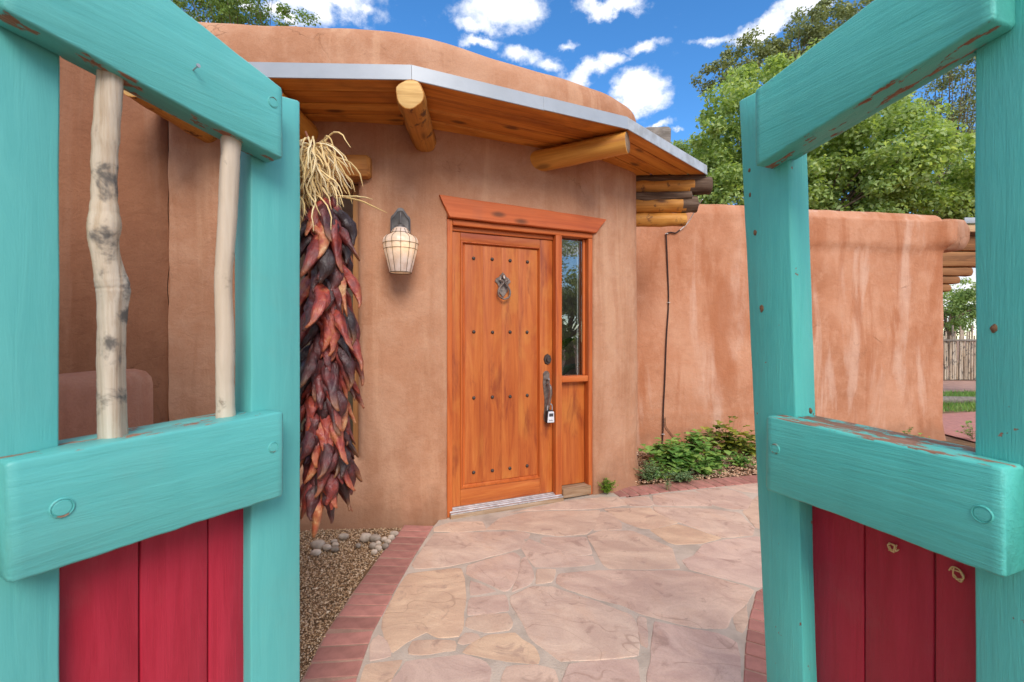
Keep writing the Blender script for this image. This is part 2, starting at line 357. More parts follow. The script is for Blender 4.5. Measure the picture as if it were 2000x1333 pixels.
def paint(name, col, col2, axis='x', chip=0.0, bst=0.55, chipcol=(0.24, 0.10, 0.055), rough=0.42, topchip=0.0, brush=1.0, dust=0.0, flaw=1.0):
    m, nt, b, co, out = newmat(name)
    oi = nt.nodes.new('ShaderNodeObjectInfo')
    off = nt.nodes.new('ShaderNodeCombineXYZ')
    for i, k in enumerate((17.0, 31.0, 23.0)): lk(nt, mth(nt, 'MULTIPLY', oi.outputs['Random'], k), off.inputs[i])
    co2 = vmt(nt, 'ADD', co, off.outputs[0])
    s = {'x': (1, 12, 12), 'z': (12, 12, 1)}[axis]
    g = noi(nt, mapping(nt, co2, s), 3.0, 6, 0.65, 0.7)
    g2 = noi(nt, mapping(nt, co2, tuple(k * (5 if k > 1 else 2) for k in s)), 4.0, 4, 0.7)
    # long splits of the grain showing through the paint
    rid = nt.nodes.new('ShaderNodeTexNoise'); rid.noise_type = 'RIDGED_MULTIFRACTAL'
    rid.inputs['Scale'].default_value = 1.5; rid.inputs['Detail'].default_value = 3; rid.inputs['Distortion'].default_value = 0.6
    lk(nt, mapping(nt, co2, tuple(k * (1.0 if k > 1 else 1.7) for k in s)), rid.inputs['Vector'])
    c = mixc(nt, mapr(nt, g, 0.3, 0.7), col, col2)
    bl = noi(nt, co2, 4, 5, 0.6)
    c = mixc(nt, mth(nt, 'MULTIPLY', mapr(nt, bl, 0.5, 0.75), 0.22), c, (col2[0] * 1.15 + .02, col2[1] * 1.12, col2[2] * 1.12))
    dirt = noi(nt, co2, 2.4, 6, 0.7)
    c = mixc(nt, mth(nt, 'MULTIPLY', mapr(nt, dirt, 0.52, 0.78), 0.14 + dust), c, (0.20, 0.18, 0.14))
    ge = nt.nodes.new('ShaderNodeNewGeometry'); sx = nt.nodes.new('ShaderNodeSeparateXYZ'); lk(nt, ge.outputs['Normal'], sx.inputs[0])
    ch = noi(nt, co2, 26, 4, 0.6)
    cf = mapr(nt, ch, 0.80 - chip * .1, 0.81 - chip * .1) if chip else None
    if topchip:
        tcn = noi(nt, mapping(nt, co2, tuple(k * .5 if k > 1 else 2.2 for k in s)), 5, 5, 0.62)
        tf = mth(nt, 'MULTIPLY', mapr(nt, mth(nt, 'MAXIMUM', sx.outputs[2], mth(nt, 'MULTIPLY', sx.outputs[2], -1.0)), 0.55, 0.8), mapr(nt, tcn, 0.60 - topchip * .1, 0.615 - topchip * .1))
        cf = tf if cf is None else mth(nt, 'MAXIMUM', cf, tf)
    pt = ge.outputs['Pointiness']
    h = mth(nt, 'ADD', mth(nt, 'MULTIPLY', g, 0.9), mth(nt, 'MULTIPLY', g2, 0.35 * brush))
    h = mth(nt, 'SUBTRACT', h, mth(nt, 'MULTIPLY', mapr(nt, rid.outputs['Fac'], 0.90, 1.0), 0.55 * flaw))
    if cf is not None:
        c = mixc(nt, cf, c, mixc(nt, mapr(nt, g2, 0.4, 0.6), chipcol, (0.38, 0.20, 0.13)))
        h = mth(nt, 'SUBTRACT', h, mth(nt, 'MULTIPLY', cf, 0.5))
        rgh = mth(nt, 'ADD', mth(nt, 'MULTIPLY', cf, 0.4), rough)
    else: rgh = rough
    setc(nt, b, c, rgh, 0.4, nrm=bump(nt, h, bst, 0.0045))
    return m
T1, T2 = (0.098, 0.42, 0.395), (0.115, 0.455, 0.425)
P_TEAL_X = paint('teal_paint_rail', T1, T2, 'x', chip=0.3, brush=.4, flaw=3.0, bst=.6, topchip=.25)
P_TEAL_Z = paint('teal_paint_stile', T1, T2, 'z', chip=0.2, brush=.35, bst=.35, flaw=1.6)
T3, T4 = (0.090, 0.49, 0.425), (0.11, 0.54, 0.465)
P_TEALR_X = paint('teal_paint_rail_worn', T3, T4, 'x', chip=0.4, topchip=1.2, brush=1.4, flaw=3.2, bst=0.9)
P_TEALR_X2 = paint('teal_paint_top_rail_worn', T3, T4, 'x', chip=0.4, topchip=.25, brush=1.4, flaw=3.2, bst=0.9)
P_TEALR_Z = paint('teal_paint_stile_worn', T3, T4, 'z', chip=1.0, brush=1.0, flaw=1.6, bst=0.7)
P_RED = paint('red_paint', (0.36, 0.014, 0.034), (0.44, 0.024, 0.05), 'z', rough=0.38, dust=0.02, flaw=.6)
P_RED2 = paint('red_paint_dark', (0.34, 0.010, 0.026), (0.40, 0.016, 0.038), 'z', chip=0.3, chipcol=(0.45, 0.3, 0.2), rough=0.38, flaw=.6)

def plain(name, col, rough=0.6, spec=0.3, metal=0.0, var=0.25, sc=8, bstr=0.2, bsc=40, rnd=0.0, c2=None):
    m, nt, b, co, out = newmat(name)
    n = noi(nt, co, sc, 5, 0.6)
    c2 = c2 or tuple(k * (1 - var) for k in col)
    c = mixc(nt, mapr(nt, n, 0.35, 0.7), col, c2)
    if rnd:
        oi = nt.nodes.new('ShaderNodeObjectInfo')
        v = mapr(nt, oi.outputs['Random'], 0, 1, 1 - rnd, 1 + rnd)
        hs = nt.nodes.new('ShaderNodeHueSaturation'); lk(nt, v, hs.inputs['Value']); lk(nt, c, hs.inputs['Color']); c = hs.outputs[0]
    setc(nt, b, c, rough, spec, metal, bump(nt, noi(nt, co, bsc, 4, 0.6), bstr, 0.003))
    return m
def island(name, stops, rough=0.6, spec=0.3, transl=0.0, bstr=0.0):
    """colour differs from leaf to leaf / chip to chip"""
    m, nt, b, co, out = newmat(name)
    ge = nt.nodes.new('ShaderNodeNewGeometry')
    n = noi(nt, co, 1.3, 3, 0.5)
    f = mth(nt, 'ADD', mth(nt, 'MULTIPLY', ge.outputs['Random Per Island'], 0.7), mth(nt, 'MULTIPLY', n, 0.3))
    c = ramp(nt, f, stops)
    setc(nt, b, c, rough, spec)
    if bstr: setc(nt, b, nrm=bump(nt, noi(nt, co, 60, 4, .6), bstr, 0.003))
    if transl:
        t = nt.nodes.new('ShaderNodeBsdfTranslucent')
        lk(nt, mixc(nt, 1.0, c, (1.3, 1.25, 0.5), 'MULTIPLY'), t.inputs[0])
        mx = nt.nodes.new('ShaderNodeMixShader'); mx.inputs[0].default_value = transl
        lk(nt, b.outputs[0], mx.inputs[1]); lk(nt, t.outputs[0], mx.inputs[2]); lk(nt, mx.outputs[0], out.inputs[0])
    return m
M_STEEL = plain('galvanised_metal', (0.40, 0.42, 0.435), 0.38, 0.5, 0.35, 0.12, 3, 0.05)
M_STEELW = plain('galvanised_metal_stained', (0.50, 0.52, 0.53), 0.45, 0.5, 0.3, 0.3, 9, 0.1, c2=(0.36, 0.36, 0.35))
M_IRON = plain('aged_iron', (0.11, 0.085, 0.075), 0.5, 0.5, 0.6, 0.4, 30, 0.4, 90)
M_PEWTER = plain('pewter', (0.30, 0.235, 0.20), 0.42, 0.5, 0.6, 0.5, 40, 0.3, 90)
M_ALU = plain('aluminium', (0.62, 0.58, 0.56), 0.4, 0.5, 0.5, 0.35, 20, 0.15)
M_BLACK = plain('black_plastic', (0.02, 0.02, 0.022), 0.45)
M_WHITE = plain('white_plastic', (0.72, 0.72, 0.74), 0.35, var=0.08)
M_CABLE = plain('cable_rubber', (0.045, 0.022, 0.018), 0.6)
M_CABLEW = plain('cable_white', (0.6, 0.58, 0.55), 0.6)
M_LAMPMETAL = plain('lamp_metal', (0.14, 0.13, 0.125), 0.5, 0.4, 0.4, 0.3, 20)
M_PLASTERDARK = plain('room_plaster', (0.50, 0.43, 0.34), 0.9)
M_CRACK = plain('crack_shadow', (0.03, 0.015, 0.01), 1.0)
M_STRAW = island('raffia', [(0.1, (0.56, 0.36, 0.13)), (0.5, (0.76, 0.56, 0.27)), (0.9, (0.85, 0.72, 0.48))], 0.7, 0.2)
M_GRAVEL = island('crushed_gravel', [(0.1, (0.30, 0.165, 0.08)), (0.35, (0.52, 0.32, 0.17)), (0.6, (0.72, 0.49, 0.29)), (0.9, (0.88, 0.72, 0.53))], 0.9, 0.15)
M_MULCH = island('wood_chips', [(0.1, (0.34, 0.17, 0.10)), (0.5, (0.62, 0.39, 0.25)), (0.9, (0.82, 0.60, 0.43))], 0.9, 0.15)
M_SOIL = plain('soil', (0.22, 0.13, 0.07), 0.95, 0.1, var=0.5, sc=12, bstr=1.0, bsc=70)
M_EARTH = plain('earth', (0.34, 0.20, 0.13), 0.95, 0.1, var=0.3, sc=3, bstr=0.6, bsc=30)
M_COBBLE = plain('cobble', (0.50, 0.40, 0.31), 0.75, 0.2, var=0.45, sc=9, bstr=0.3, bsc=30, rnd=0.45)

def flag_mat(name, tint):
    m, nt, b, co, out = newmat(name)
    oi = nt.nodes.new('ShaderNodeObjectInfo')
    off = nt.nodes.new('ShaderNodeCombineXYZ')
    for i, k in enumerate((13.0, 37.0, 5.0)): lk(nt, mth(nt, 'MULTIPLY', oi.outputs['Random'], k), off.inputs[i])
    co2 = vmt(nt, 'ADD', co, off.outputs[0])
    rot = nt.nodes.new('ShaderNodeVectorRotate'); rot.rotation_type = 'Z_AXIS'; lk(nt, co2, rot.inputs[0]); lk(nt, mth(nt, 'MULTIPLY', oi.outputs['Random'], 0.8), rot.inputs['Angle'])
    v = mapping(nt, rot.outputs[0], (1.6, 2.6, 1))
    n1 = noi(nt, v, 2.4, 9, 0.66, 0.6)
    basec = ramp(nt, oi.outputs['Random'], [(0.0, (0.62, 0.445, 0.33)), (0.35, (0.66, 0.475, 0.355)), (0.6, (0.63, 0.46, 0.36)), (1.0, (0.60, 0.42, 0.335))])
    c = mixc(nt, 1.0, basec, tint, 'MULTIPLY')
    c = mixc(nt, mapr(nt, n1, 0.34, 0.68), mixc(nt, 1.0, c, (0.84, 0.80, 0.80), 'MULTIPLY'), mixc(nt, 1.0, c, (1.10, 1.11, 1.08), 'MULTIPLY'))
    n2 = noi(nt, co2, 3.5, 6, 0.6, .5)
    c = mixc(nt, mth(nt, 'MULTIPLY', mapr(nt, n2, 0.50, 0.68), 0.35), c, (0.60, 0.37, 0.25))
    n3 = noi(nt, co2, 7, 6, 0.65, .8)
    c = mixc(nt, mth(nt, 'MULTIPLY', mapr(nt, n3, 0.56, 0.68), 0.6), c, (0.36, 0.23, 0.18))
    # cleft edges of the layers: thin contour lines of a stretched field
    fld = noi(nt, v, 0.8, 3, 0.45, 0.1)
    fr = mth(nt, 'FRACT', mth(nt, 'MULTIPLY', fld, 7.0))
    ln = mapr(nt, mth(nt, 'ABSOLUTE', mth(nt, 'SUBTRACT', fr, 0.5)), 0.0, 0.026, 1, 0)
    brk = mapr(nt, noi(nt, co2, 2.2, 4, .6), 0.48, 0.55)
    ln = mth(nt, 'MULTIPLY', ln, brk)
    c = mixc(nt, mth(nt, 'MULTIPLY', ln, 0.38), c, (0.24, 0.13, 0.09))
    sp = noi(nt, co2, 150, 2, 0.6)
    c = mixc(nt, mth(nt, 'MULTIPLY', mapr(nt, sp, 0.4, 0.7), 0.14), c, (0.25, 0.16, 0.12))
    step = mth(nt, 'DIVIDE', mth(nt, 'FLOOR', mth(nt, 'MULTIPLY', fld, 7.0)), 9.0)
    h = mth(nt, 'ADD', mth(nt, 'MULTIPLY', n1, 1.0), mth(nt, 'MULTIPLY', step, 1.6))
    h = mth(nt, 'ADD', h, mth(nt, 'MULTIPLY', noi(nt, co2, 45, 4, 0.6), 0.18))
    setc(nt, b, c, 0.78, 0.25, nrm=bump(nt, h, 0.55, 0.012))
    return m
M_FLAG = flag_mat('flagstone', (1, 1, 1))
M_FLAGY = flag_mat('flagstone_tan', (1.02, 0.98, 0.90))
M_FLAGP = flag_mat('flagstone_pink', (0.98, 0.96, 1.0))
M_JOINT = plain('brick_joint_sand', (0.44, 0.27, 0.20), 0.95, 0.1, var=0.3, sc=9, bstr=1.0, bsc=110)
M_MORTAR = plain('mortar', (0.56, 0.455, 0.365), 0.95, 0.1, var=0.28, sc=5, bstr=1.0, bsc=110)
M_BRICK = plain('paver_brick', (0.46, 0.205, 0.165), 0.85, 0.2, var=0.22, sc=14, bstr=0.5, bsc=160, rnd=0.16)

def glass_mat(name, refl=1.0, tint=(1, 1, 1)):
    m, nt, b, co, out = newmat(name); nt.nodes.remove(b)
    tr = nt.nodes.new('ShaderNodeBsdfTransparent'); tr.inputs[0].default_value = (*tint, 1)
    gl = nt.nodes.new('ShaderNodeBsdfGlossy'); gl.inputs['Roughness'].default_value = 0.01
    lw = nt.nodes.new('ShaderNodeFresnel'); lw.inputs[0].default_value = 1.52
    f = mth(nt, 'ADD', mth(nt, 'MULTIPLY', lw.outputs[0], 2.2 * refl), 0.02, clamp=True)
    lk(nt, bump(nt, noi(nt, co, 2.5, 2, .5), 0.04, 0.02), gl.inputs['Normal'])
    mx = nt.nodes.new('ShaderNodeMixShader'); lk(nt, f, mx.inputs[0]); lk(nt, tr.outputs[0], mx.inputs[1]); lk(nt, gl.outputs[0], mx.inputs[2])
    lk(nt, mx.outputs[0], out.inputs[0]); return m
M_GLASS = glass_mat('window_glass', 1.1, (0.9, 0.92, 0.9))

# ================================================================== THE GROUND
bm = bmesh.new(); bmesh.ops.create_grid(bm, x_segments=2, y_segments=2, size=150)
o = from_bm('ground', bm, M_EARTH, mtx=Matrix.Translation((0, 60, -0.03)), smooth=0); tag(o, kind='structure')

patio = empty('patio', (0, 2.5, 0)); tag(patio, kind='structure')
def poly_sheet(name, pts, z, mat, parent, kind=None):
    bm = bmesh.new(); vs = [bm.verts.new((x, y, z)) for x, y in pts]; f = bm.faces.new(vs)
    if f.normal.z < 0: bmesh.ops.reverse_faces(bm, faces=[f])
    me = bpy.data.meshes.new(name); bm.to_mesh(me); bm.free()
    return link(name, me, mat, parent, Matrix.Translation(-Vector(parent.location)) if parent else None)
INNER = [(3.20, -.52), (3.137, -.533), (2.715, -.573), (2.29, -.600), (2.0, -.608), (1.726, -.586), (1.4, -.53), (1.1, -.44), (.8, -.32), (.45, -.12)]
RIGHT = [(2.34, 1.243), (2.25, 1.18), (2.10, 1.078), (1.986, 1.011), (1.869, .943), (1.7257, .867), (1.5, .76), (1.25, .65), (.95, .54), (.5, .42)]
mort = [(x, y) for y, x in INNER] + [(.42, .5)] + [(x, y) for y, x in RIGHT[::-1]] + [(2.0, 2.75), (3.4, 3.0), (3.4, 4.3), (2.14, 4.05), (1.287, 3.823), (.92, 3.69), (.86, 3.95), (-.5, 3.35)]
poly_sheet('mortar', mort, -0.0015, M_MORTAR, patio)

def stone(pts, z=0.0, th=0.028, mat=M_FLAG, parent=patio, rough=0.006, shrink=-0.014, name='flagstone', tilt=0.0):
    c = Vector((sum(p[0] for p in pts) / len(pts), sum(p[1] for p in pts) / len(pts)))
    P = [Vector(p) for p in pts]; out = []
    n = len(P)
    for i in range(n):
        a, b_ = P[i], P[(i + 1) % n]; L = (b_ - a).length; k = max(1, int(L / 0.022))
        nr = Vector((b_.y - a.y, a.x - b_.x)).normalized()
        for j in range(k):
            t = j / k; q = a.lerp(b_, t)
            q = q + nr * mnoise.noise(Vector((q.x * 11, q.y * 11, 3.3))) * rough * 1.3 + nr * mnoise.noise(Vector((q.x * 38, q.y * 38, 1.3))) * rough * .7
            d = (c - q); q = q + d.normalized() * shrink
            out.append(q - c)
    # round corners by one smoothing pass
    m = len(out); out = [out[i] * .7 + (out[i - 1] + out[(i + 1) % m]) * .15 for i in range(m)]
    bm = bmesh.new(); seed = random.random() * 50
    tx, ty = (random.uniform(-1, 1) * tilt, random.uniform(-1, 1) * tilt)
    def rr(f, zz, ins=0):
        r_ = []
        for p in out:
            q = p - p.normalized() * ins
            r_.append(bm.verts.new((q.x, q.y, zz + q.x * tx + q.y * ty + (mnoise.noise(Vector((q.x * 5 + seed, q.y * 5, 0))) * .0022 if zz > -0.01 else 0))))
        return r_
    rings = [rr(1, -th), rr(1, -0.003), rr(1, 0, 0.003), rr(1, 0.0006, 0.010)]
    for a, b_ in zip(rings, rings[1:]):
        for i in range(m): bm.faces.new((a[i], a[(i + 1) % m], b_[(i + 1) % m], b_[i]))
    f = bm.faces.new(rings[-1]); bmesh.ops.triangulate(bm, faces=[f])
    return from_bm(name, bm, mat, parent, Matrix.Translation(Vector((c.x, c.y, z)) - Vector(parent.location)), smooth=40)

STONES = {
 'A': [(851,1031),(879,1021),(941,1019),(948,1036),(890,1038),(851,1038)],
 'B': [(990,1003),(1100,979),(1180,971),(1204,970),(1224,987),(1170,993),(1100,995),(1030,998)],
 'C': [(953,1034),(978,1012),(1030,1001),(1100,999),(1170,997),(1166,1022),(1144,1043),(1090,1046),(1038,1039),(1014,1035)],
 'E': [(850,1043),(1013,1038),(1034,1043),(1028,1060),(1013,1072),(925,1094),(868,1107),(814,1110),(808,1102)],
 'F': [(1064,1050),(1122,1051),(1142,1050),(1154,1081),(1131,1083),(1092,1073),(1059,1059)],
 'G': [(1020,1072),(1036,1053),(1054,1062),(1090,1077),(1130,1087),(1155,1086),(1161,1102),(1100,1106),(1046,1107),(1034,1090)],
 'H': [(1149,1048),(1177,1038),(1237,1039),(1309,1071),(1316,1092),(1325,1109),(1250,1111),(1190,1110),(1178,1100),(1163,1070)],
 'I': [(1174,1000),(1193,1003),(1212,1022),(1212,1033),(1172,1035),(1160,1036)],
 'J': [(1182,995),(1269,992),(1281,1002),(1322,1021),(1270,1032),(1251,1031),(1216,1018),(1198,1004)],
 'K': [(1278,991),(1389,995),(1442,1002),(1470,1031),(1466,1045),(1410,1049),(1331,1021),(1285,1001)],
 'L': [(1272,1036),(1325,1025),(1408,1051),(1370,1060),(1318,1063),(1308,1059)],
 'M': [(1216,975),(1267,970),(1274,985),(1268,988),(1232,988)],
 'N': [(1277,968),(1352,960),(1387,972),(1387,988),(1288,987),(1279,984)],
 'O': [(1359,958),(1414,953),(1447,963),(1472,978),(1456,994),(1420,993),(1393,986),(1391,973)],
 'P': [(1421,951),(1475,945),(1540,938),(1540,968),(1480,963),(1450,960)],
 'Q': [(1478,970),(1550,977),(1550,1048),(1475,1029),(1454,1000)],
 'R': [(1376,1066),(1412,1057),(1474,1049),(1545,1054),(1545,1132),(1480,1147),(1451,1137),(1421,1130),(1375,1119),(1349,1112),(1335,1094),(1358,1087)],
 'T': [(1094,1121),(1160,1116),(1329,1116),(1375,1125),(1450,1144),(1470,1154),(1456,1180),(1425,1206),(1415,1226),(1366,1226),(1306,1211),(1255,1197),(1228,1185),(1173,1171),(1108,1151),(1089,1140)],
 'U': [(999,1165),(1040,1147),(1080,1146),(1108,1158),(1168,1178),(1230,1201),(1241,1226),(1243,1279),(1170,1285),(1094,1290),(1070,1270),(1038,1242),(1025,1216),(1005,1188)],
 'V': [(917,1105),(1003,1080),(1016,1090),(1010,1120),(1006,1132),(992,1152),(985,1153),(914,1121)],
 'V2': [(1016,1094),(1028,1088),(1036,1110),(1042,1128),(1034,1138),(1000,1156),(1003,1145),(1014,1125)],
 'X': [(1050,1113),(1084,1113),(1076,1136),(1048,1140)],
 'W': [(796,1123),(870,1113),(900,1112),(906,1140),(907,1155),(899,1226),(894,1242),(856,1243),(833,1230),(805,1246),(771,1272),(764,1268),(751,1224),(753,1205),(771,1167)],
 'Y': [(920,1136),(968,1154),(921,1162)],
 'Z': [(921,1169),(985,1163),(991,1193),(916,1201)],
 'AA': [(916,1206),(991,1199),(997,1217),(990,1231),(950,1233),(913,1223)],
 'BB': [(808,1253),(886,1251),(886,1271),(803,1277),(802,1267)],
 'CC': [(909,1238),(930,1240),(936,1247),(907,1257),(896,1255)],
 'DD': [(907,1274),(927,1256),(955,1242),(1006,1238),(1015,1252),(1040,1262),(1050,1285),(1048,1296),(990,1290),(950,1282)],
 'EE': [(992,1304),(1040,1301),(1083,1310),(1085,1345),(1082,1400),(996,1400),(984,1330)],
 'FF': [(795,1293),(905,1282),(945,1294),(953,1307),(950,1335),(962,1420),(742,1420),(763,1336),(787,1310)],
 'GG': [(715,1300),(786,1291),(775,1308),(755,1333),(735,1390),(696,1390)],
 'HH': [(738,1241),(744,1249),(763,1279),(720,1289),(730,1252)],
 'II': [(1114,1298),(1180,1294),(1243,1289),(1247,1340),(1251,1420),(1095,1420),(1097,1345)],
 'JJ': [(1246,1206),(1260,1208),(1265,1264),(1252,1256)],
 'KK': [(1280,1216),(1350,1230),(1400,1238),(1438,1257),(1441,1333),(1443,1420),(1272,1420),(1265,1340),(1276,1280),(1279,1240)],
 'LL': [(1434,1204),(1460,1183),(1458,1215),(1452,1236),(1437,1229)],
}
YEL = {'W', 'BB', 'GG', 'L', 'J', 'DD'}; PNK = {'R', 'FF', 'KK', 'II', 'EE', 'T'}
for k, pp in STONES.items():
    stone([G(*p) for p in pp], mat=M_FLAGY if k in YEL else (M_FLAGP if k in PNK else M_FLAG), tilt=0.004)
# the same paving where the gates and the viewer's feet hide it
def inside(p, poly):
    c = False; j = len(poly) - 1
    for i in range(len(poly)):
        if (poly[i][1] > p[1]) != (poly[j][1] > p[1]) and p[0] < (poly[j][0] - poly[i][0]) * (p[1] - poly[i][1]) / (poly[j][1] - poly[i][1]) + poly[i][0]: c = not c
        j = i
    return c
seen = [G(*p) for p in [(680,1420),(851,1020),(1204,958),(1560,930),(1560,1160),(1470,1175),(1450,1333),(1448,1425)]]
gx = [[(-1 + i * .42 + random.uniform(-.09, .09), 0.1 + j * .36 + random.uniform(-.07, .07)) for j in range(13)] for i in range(12)]
for i in range(11):
    for j in range(12):
        q = [gx[i][j], gx[i + 1][j], gx[i + 1][j + 1], gx[i][j + 1]]
        c = (sum(p[0] for p in q) / 4, sum(p[1] for p in q) / 4)
        if all(inside(p, mort) for p in q) and not any(inside(p, seen) for p in q + [c]):
            stone(q, shrink=0.012, tilt=0.003)

# bricks
bb = bmesh.new(); beam(bb, (-.1, 0, -.03), (.1, 0, -.03), .06, .082, side=(0, 0, 1), r=0.004, n=3, jit=0.001)
bmesh.ops.recalc_face_normals(bb, faces=bb.faces[:]); brick_me = bpy.data.meshes.new('brick'); bb.to_mesh(brick_me); bb.free(); brick_me.materials.append(M_BRICK)
def bricks_along(line, side, pitch=0.0925, off=0.1):
    pl = [Vector(p) for p in line]; outer = []
    for i, p in enumerate(pl):
        t = (pl[min(i + 1, len(pl) - 1)] - pl[max(i - 1, 0)]).normalized(); outer.append(p + Vector((t.y, -t.x)) * side * .205)
    poly_sheet('brick_joints', [tuple(p) for p in pl] + [tuple(p) for p in outer[::-1]], -0.0008, M_JOINT, patio)
    _bricks(line, side, pitch, off)
def _bricks(line, side, pitch, off):
    """line: list of (x,y); bricks laid crosswise on the given side"""
    P = [Vector(p) for p in line]; acc = 0.0; tot = sum((b - a).length for a, b in zip(P, P[1:])); d = pitch / 2
    while d < tot:
        acc = 0
        for a, b in zip(P, P[1:]):
            L = (b - a).length
            if acc + L >= d:
                t = (b - a).normalized(); c = a + t * (d - acc); break
            acc += L
        n = Vector((t.y, -t.x)) * side
        q = c + n * (off + random.uniform(-.003, .003))
        o = link('brick', brick_me, None, patio)
        o.matrix_local = Matrix.Translation((q.x, q.y - 2.5, 0.004 + random.uniform(-.002, .0015))) @ Matrix.Rotation(math.atan2(n.y, n.x) + random.uniform(-.012, .012), 4, 'Z')
        d += pitch
bricks_along([(x, y) for y, x in INNER[1:]], 1)
bricks_along([(x - .0, y) for y, x in RIGHT[::-1]] + [(1.5, 2.5), (2.0, 2.68), (3.3, 2.9)], 1)
bricks_along([(.864, 3.70), (1.287, 3.823), (1.613, 3.913), (2.14, 4.048), (3.3, 4.3)], -1)

# ---- beds
def scatter_chips(name, poly, n, smin, smax, mat, z=0.0, zr=0.02, flat=0.5, label=None, exclude=None, parent=None):
    xs = [p[0] for p in poly]; ys = [p[1] for p in poly]; pts = []
    while len(pts) < n:
        p = (random.uniform(min(xs), max(xs)), random.uniform(min(ys), max(ys)))
        if inside(p, poly) and not (exclude and inside(p, exclude)): pts.append(p)
    base = np.array([[1, 0, 0], [-.5, .8, .1], [-.6, -.7, -.1], [.1, .1, .7], [0, 0, -.6]], float)
    F0 = np.array([[0, 1, 3], [1, 2, 3], [2, 0, 3], [1, 0, 4], [2, 1, 4], [0, 2, 4]])
    N = len(pts); P = np.array(pts)
    s = RNG.uniform(smin, smax, N) * RNG.uniform(.5, 1, N)
    V = base[None] * (1 + RNG.uniform(-.3, .3, (N, 5, 3)))
    V[:, :, 2] *= flat; V[:, :, 1] *= RNG.uniform(.5, 1, N)[:, None]
    ax = RNG.uniform(-.7, .7, N); c, s_ = np.cos(ax), np.sin(ax)
    y = V[:, :, 1] * c[:, None] - V[:, :, 2] * s_[:, None]; zz = V[:, :, 1] * s_[:, None] + V[:, :, 2] * c[:, None]; V[:, :, 1] = y; V[:, :, 2] = zz
    a = RNG.uniform(0, 6.28, N); c, s_ = np.cos(a), np.sin(a)
    x = V[:, :, 0] * c[:, None] - V[:, :, 1] * s_[:, None]; y = V[:, :, 0] * s_[:, None] + V[:, :, 1] * c[:, None]
    V[:, :, 0] = x; V[:, :, 1] = y
    V *= s[:, None, None]
    V[:, :, 0] += P[:, 0][:, None]; V[:, :, 1] += P[:, 1][:, None]; V[:, :, 2] += (z + RNG.uniform(0, zr, N))[:, None]
    F = (F0[None] + (np.arange(N) * 5)[:, None, None]).reshape(-1, 3)
    o = from_np(name, V.reshape(-1, 3), F, mat, parent)
    tag(o, kind='stuff', label=label, cat='gravel' if 'gravel' in name else 'mulch'); return o
bedL = [(-.735, 3.13), (-.78, 2.715), (-.80, 2.43), (-.805, 2.10), (-.79, 1.84), (-.778, 1.7257), (-.72, 1.35), (-.6, 1.0), (-2.6, 1.0), (-2.6, 3.06), (-.75, 3.13)]
o = poly_sheet('soil_bed', bedL, -0.012, M_SOIL, None); tag(o, kind='structure')
vis = [(-.75, 3.12), (-.79, 2.715), (-.81, 2.43), (-.815, 2.10), (-.8, 1.84), (-.788, 1.7257), (-1.0, 1.6), (-1.5, 2.3), (-1.6, 3.08)]
scatter_chips('gravel', vis, 15000, .003, .010, M_GRAVEL, -0.012, 0.010, .7, 'fine brown crushed gravel beside the curved brick edging')
scatter_chips('gravel', bedL, 5000, .006, .013, M_GRAVEL, -0.008, 0.008, .7, 'coarser gravel spread over the rest of the left bed')
bedR = [(1.05, 4.0), (1.34, 4.02), (1.657, 4.115), (2.236, 4.26), (3.3, 4.52), (5.6, 5.0), (5.6, 5.75), (1.25, 5.1)]
o = poly_sheet('soil_bed', bedR, -0.010, M_SOIL, None); tag(o, kind='structure')
scatter_chips('wood_chips', [(1.05, 4.0), (1.34, 4.03), (1.657, 4.13), (2.236, 4.28), (3.3, 4.55), (3.3, 5.4), (1.25, 5.1)], 6500, .014, .034, M_MULCH, -0.004, 0.03, .35, 'tan wood chips around the weeds at the back wall')

# cobbles in the corner of the left bed
COB = [(180,585,120,70,.9),(160,650,80,45,.5),(255,605,75,50,.8),(315,558,60,30,.7),(325,585,60,40,.45),(320,625,70,35,.6),(395,515,85,50,1.),(520,585,50,50,.55),(585,520,105,65,.8),(665,530,100,55,.65),
       (645,590,70,50,.85),(690,568,50,40,.9),(740,535,50,40,.75),(800,520,60,45,1.),(825,493,80,32,1.1),(692,610,62,45,.9),(748,592,60,45,.85),(655,640,55,45,.95),(772,556,60,35,.8)]
cob_lab = ['large squared pale cobble nearest the gate','dark oval cobble in front of the large squared one','mid grey cobble right of the large squared one','small flat cobble resting above a darker one',
 'dark slate coloured cobble under the small flat one','brown grey flat cobble right of the leftmost group','whitish cobble alone by the foot of the wall','small round grey cobble alone in the gravel',
 'broad pale cobble at the left of the cobble row','broad smooth darker cobble in the middle of the row','cobble just below the two broad ones, lying left','little pale cobble squeezed between bigger ones','rounded cobble right of the broad darker one',
 'bright white cobble beside the brick edging','flattest white cobble topmost against the bricks','pale cobble low in the right group','pinkish pale cobble touching the brick edging','cream cobble at the very front of the right group','flat grey cobble tucked by the second brick']
for i, (zx, zy, w_, h_, br) in enumerate(COB):
    px, py = 580 + zx * .23, 930 + (zy + h_ * .35) * .23
    X, Y = G(px, py); sw = w_ * .23 / 900 * Y / 2 * .98
    bm = bmesh.new(); bmesh.ops.create_icosphere(bm, subdivisions=2, radius=1)
    for v in bm.verts:
        v.co = Vector([math.copysign(abs(t) ** .82, t) for t in v.co]) * (1 + .28 * mnoise.noise(v.co * 1.3 + Vector((i * 5, 0, 0))))
        v.co = Vector((v.co.x * sw, v.co.y * sw * random.uniform(.8, .84), v.co.z * min(sw * .8, h_ * .23 / 900 * Y * .55)))
    o = from_bm('cobble', bm, M_COBBLE, None, Matrix.Translation((X, Y, sw * .42)) @ Matrix.Rotation(random.uniform(-.5, .5), 4, 'Z'), 60)
    tag(o, cob_lab[i], 'stone', 'cobbles in the gravel by the wall')
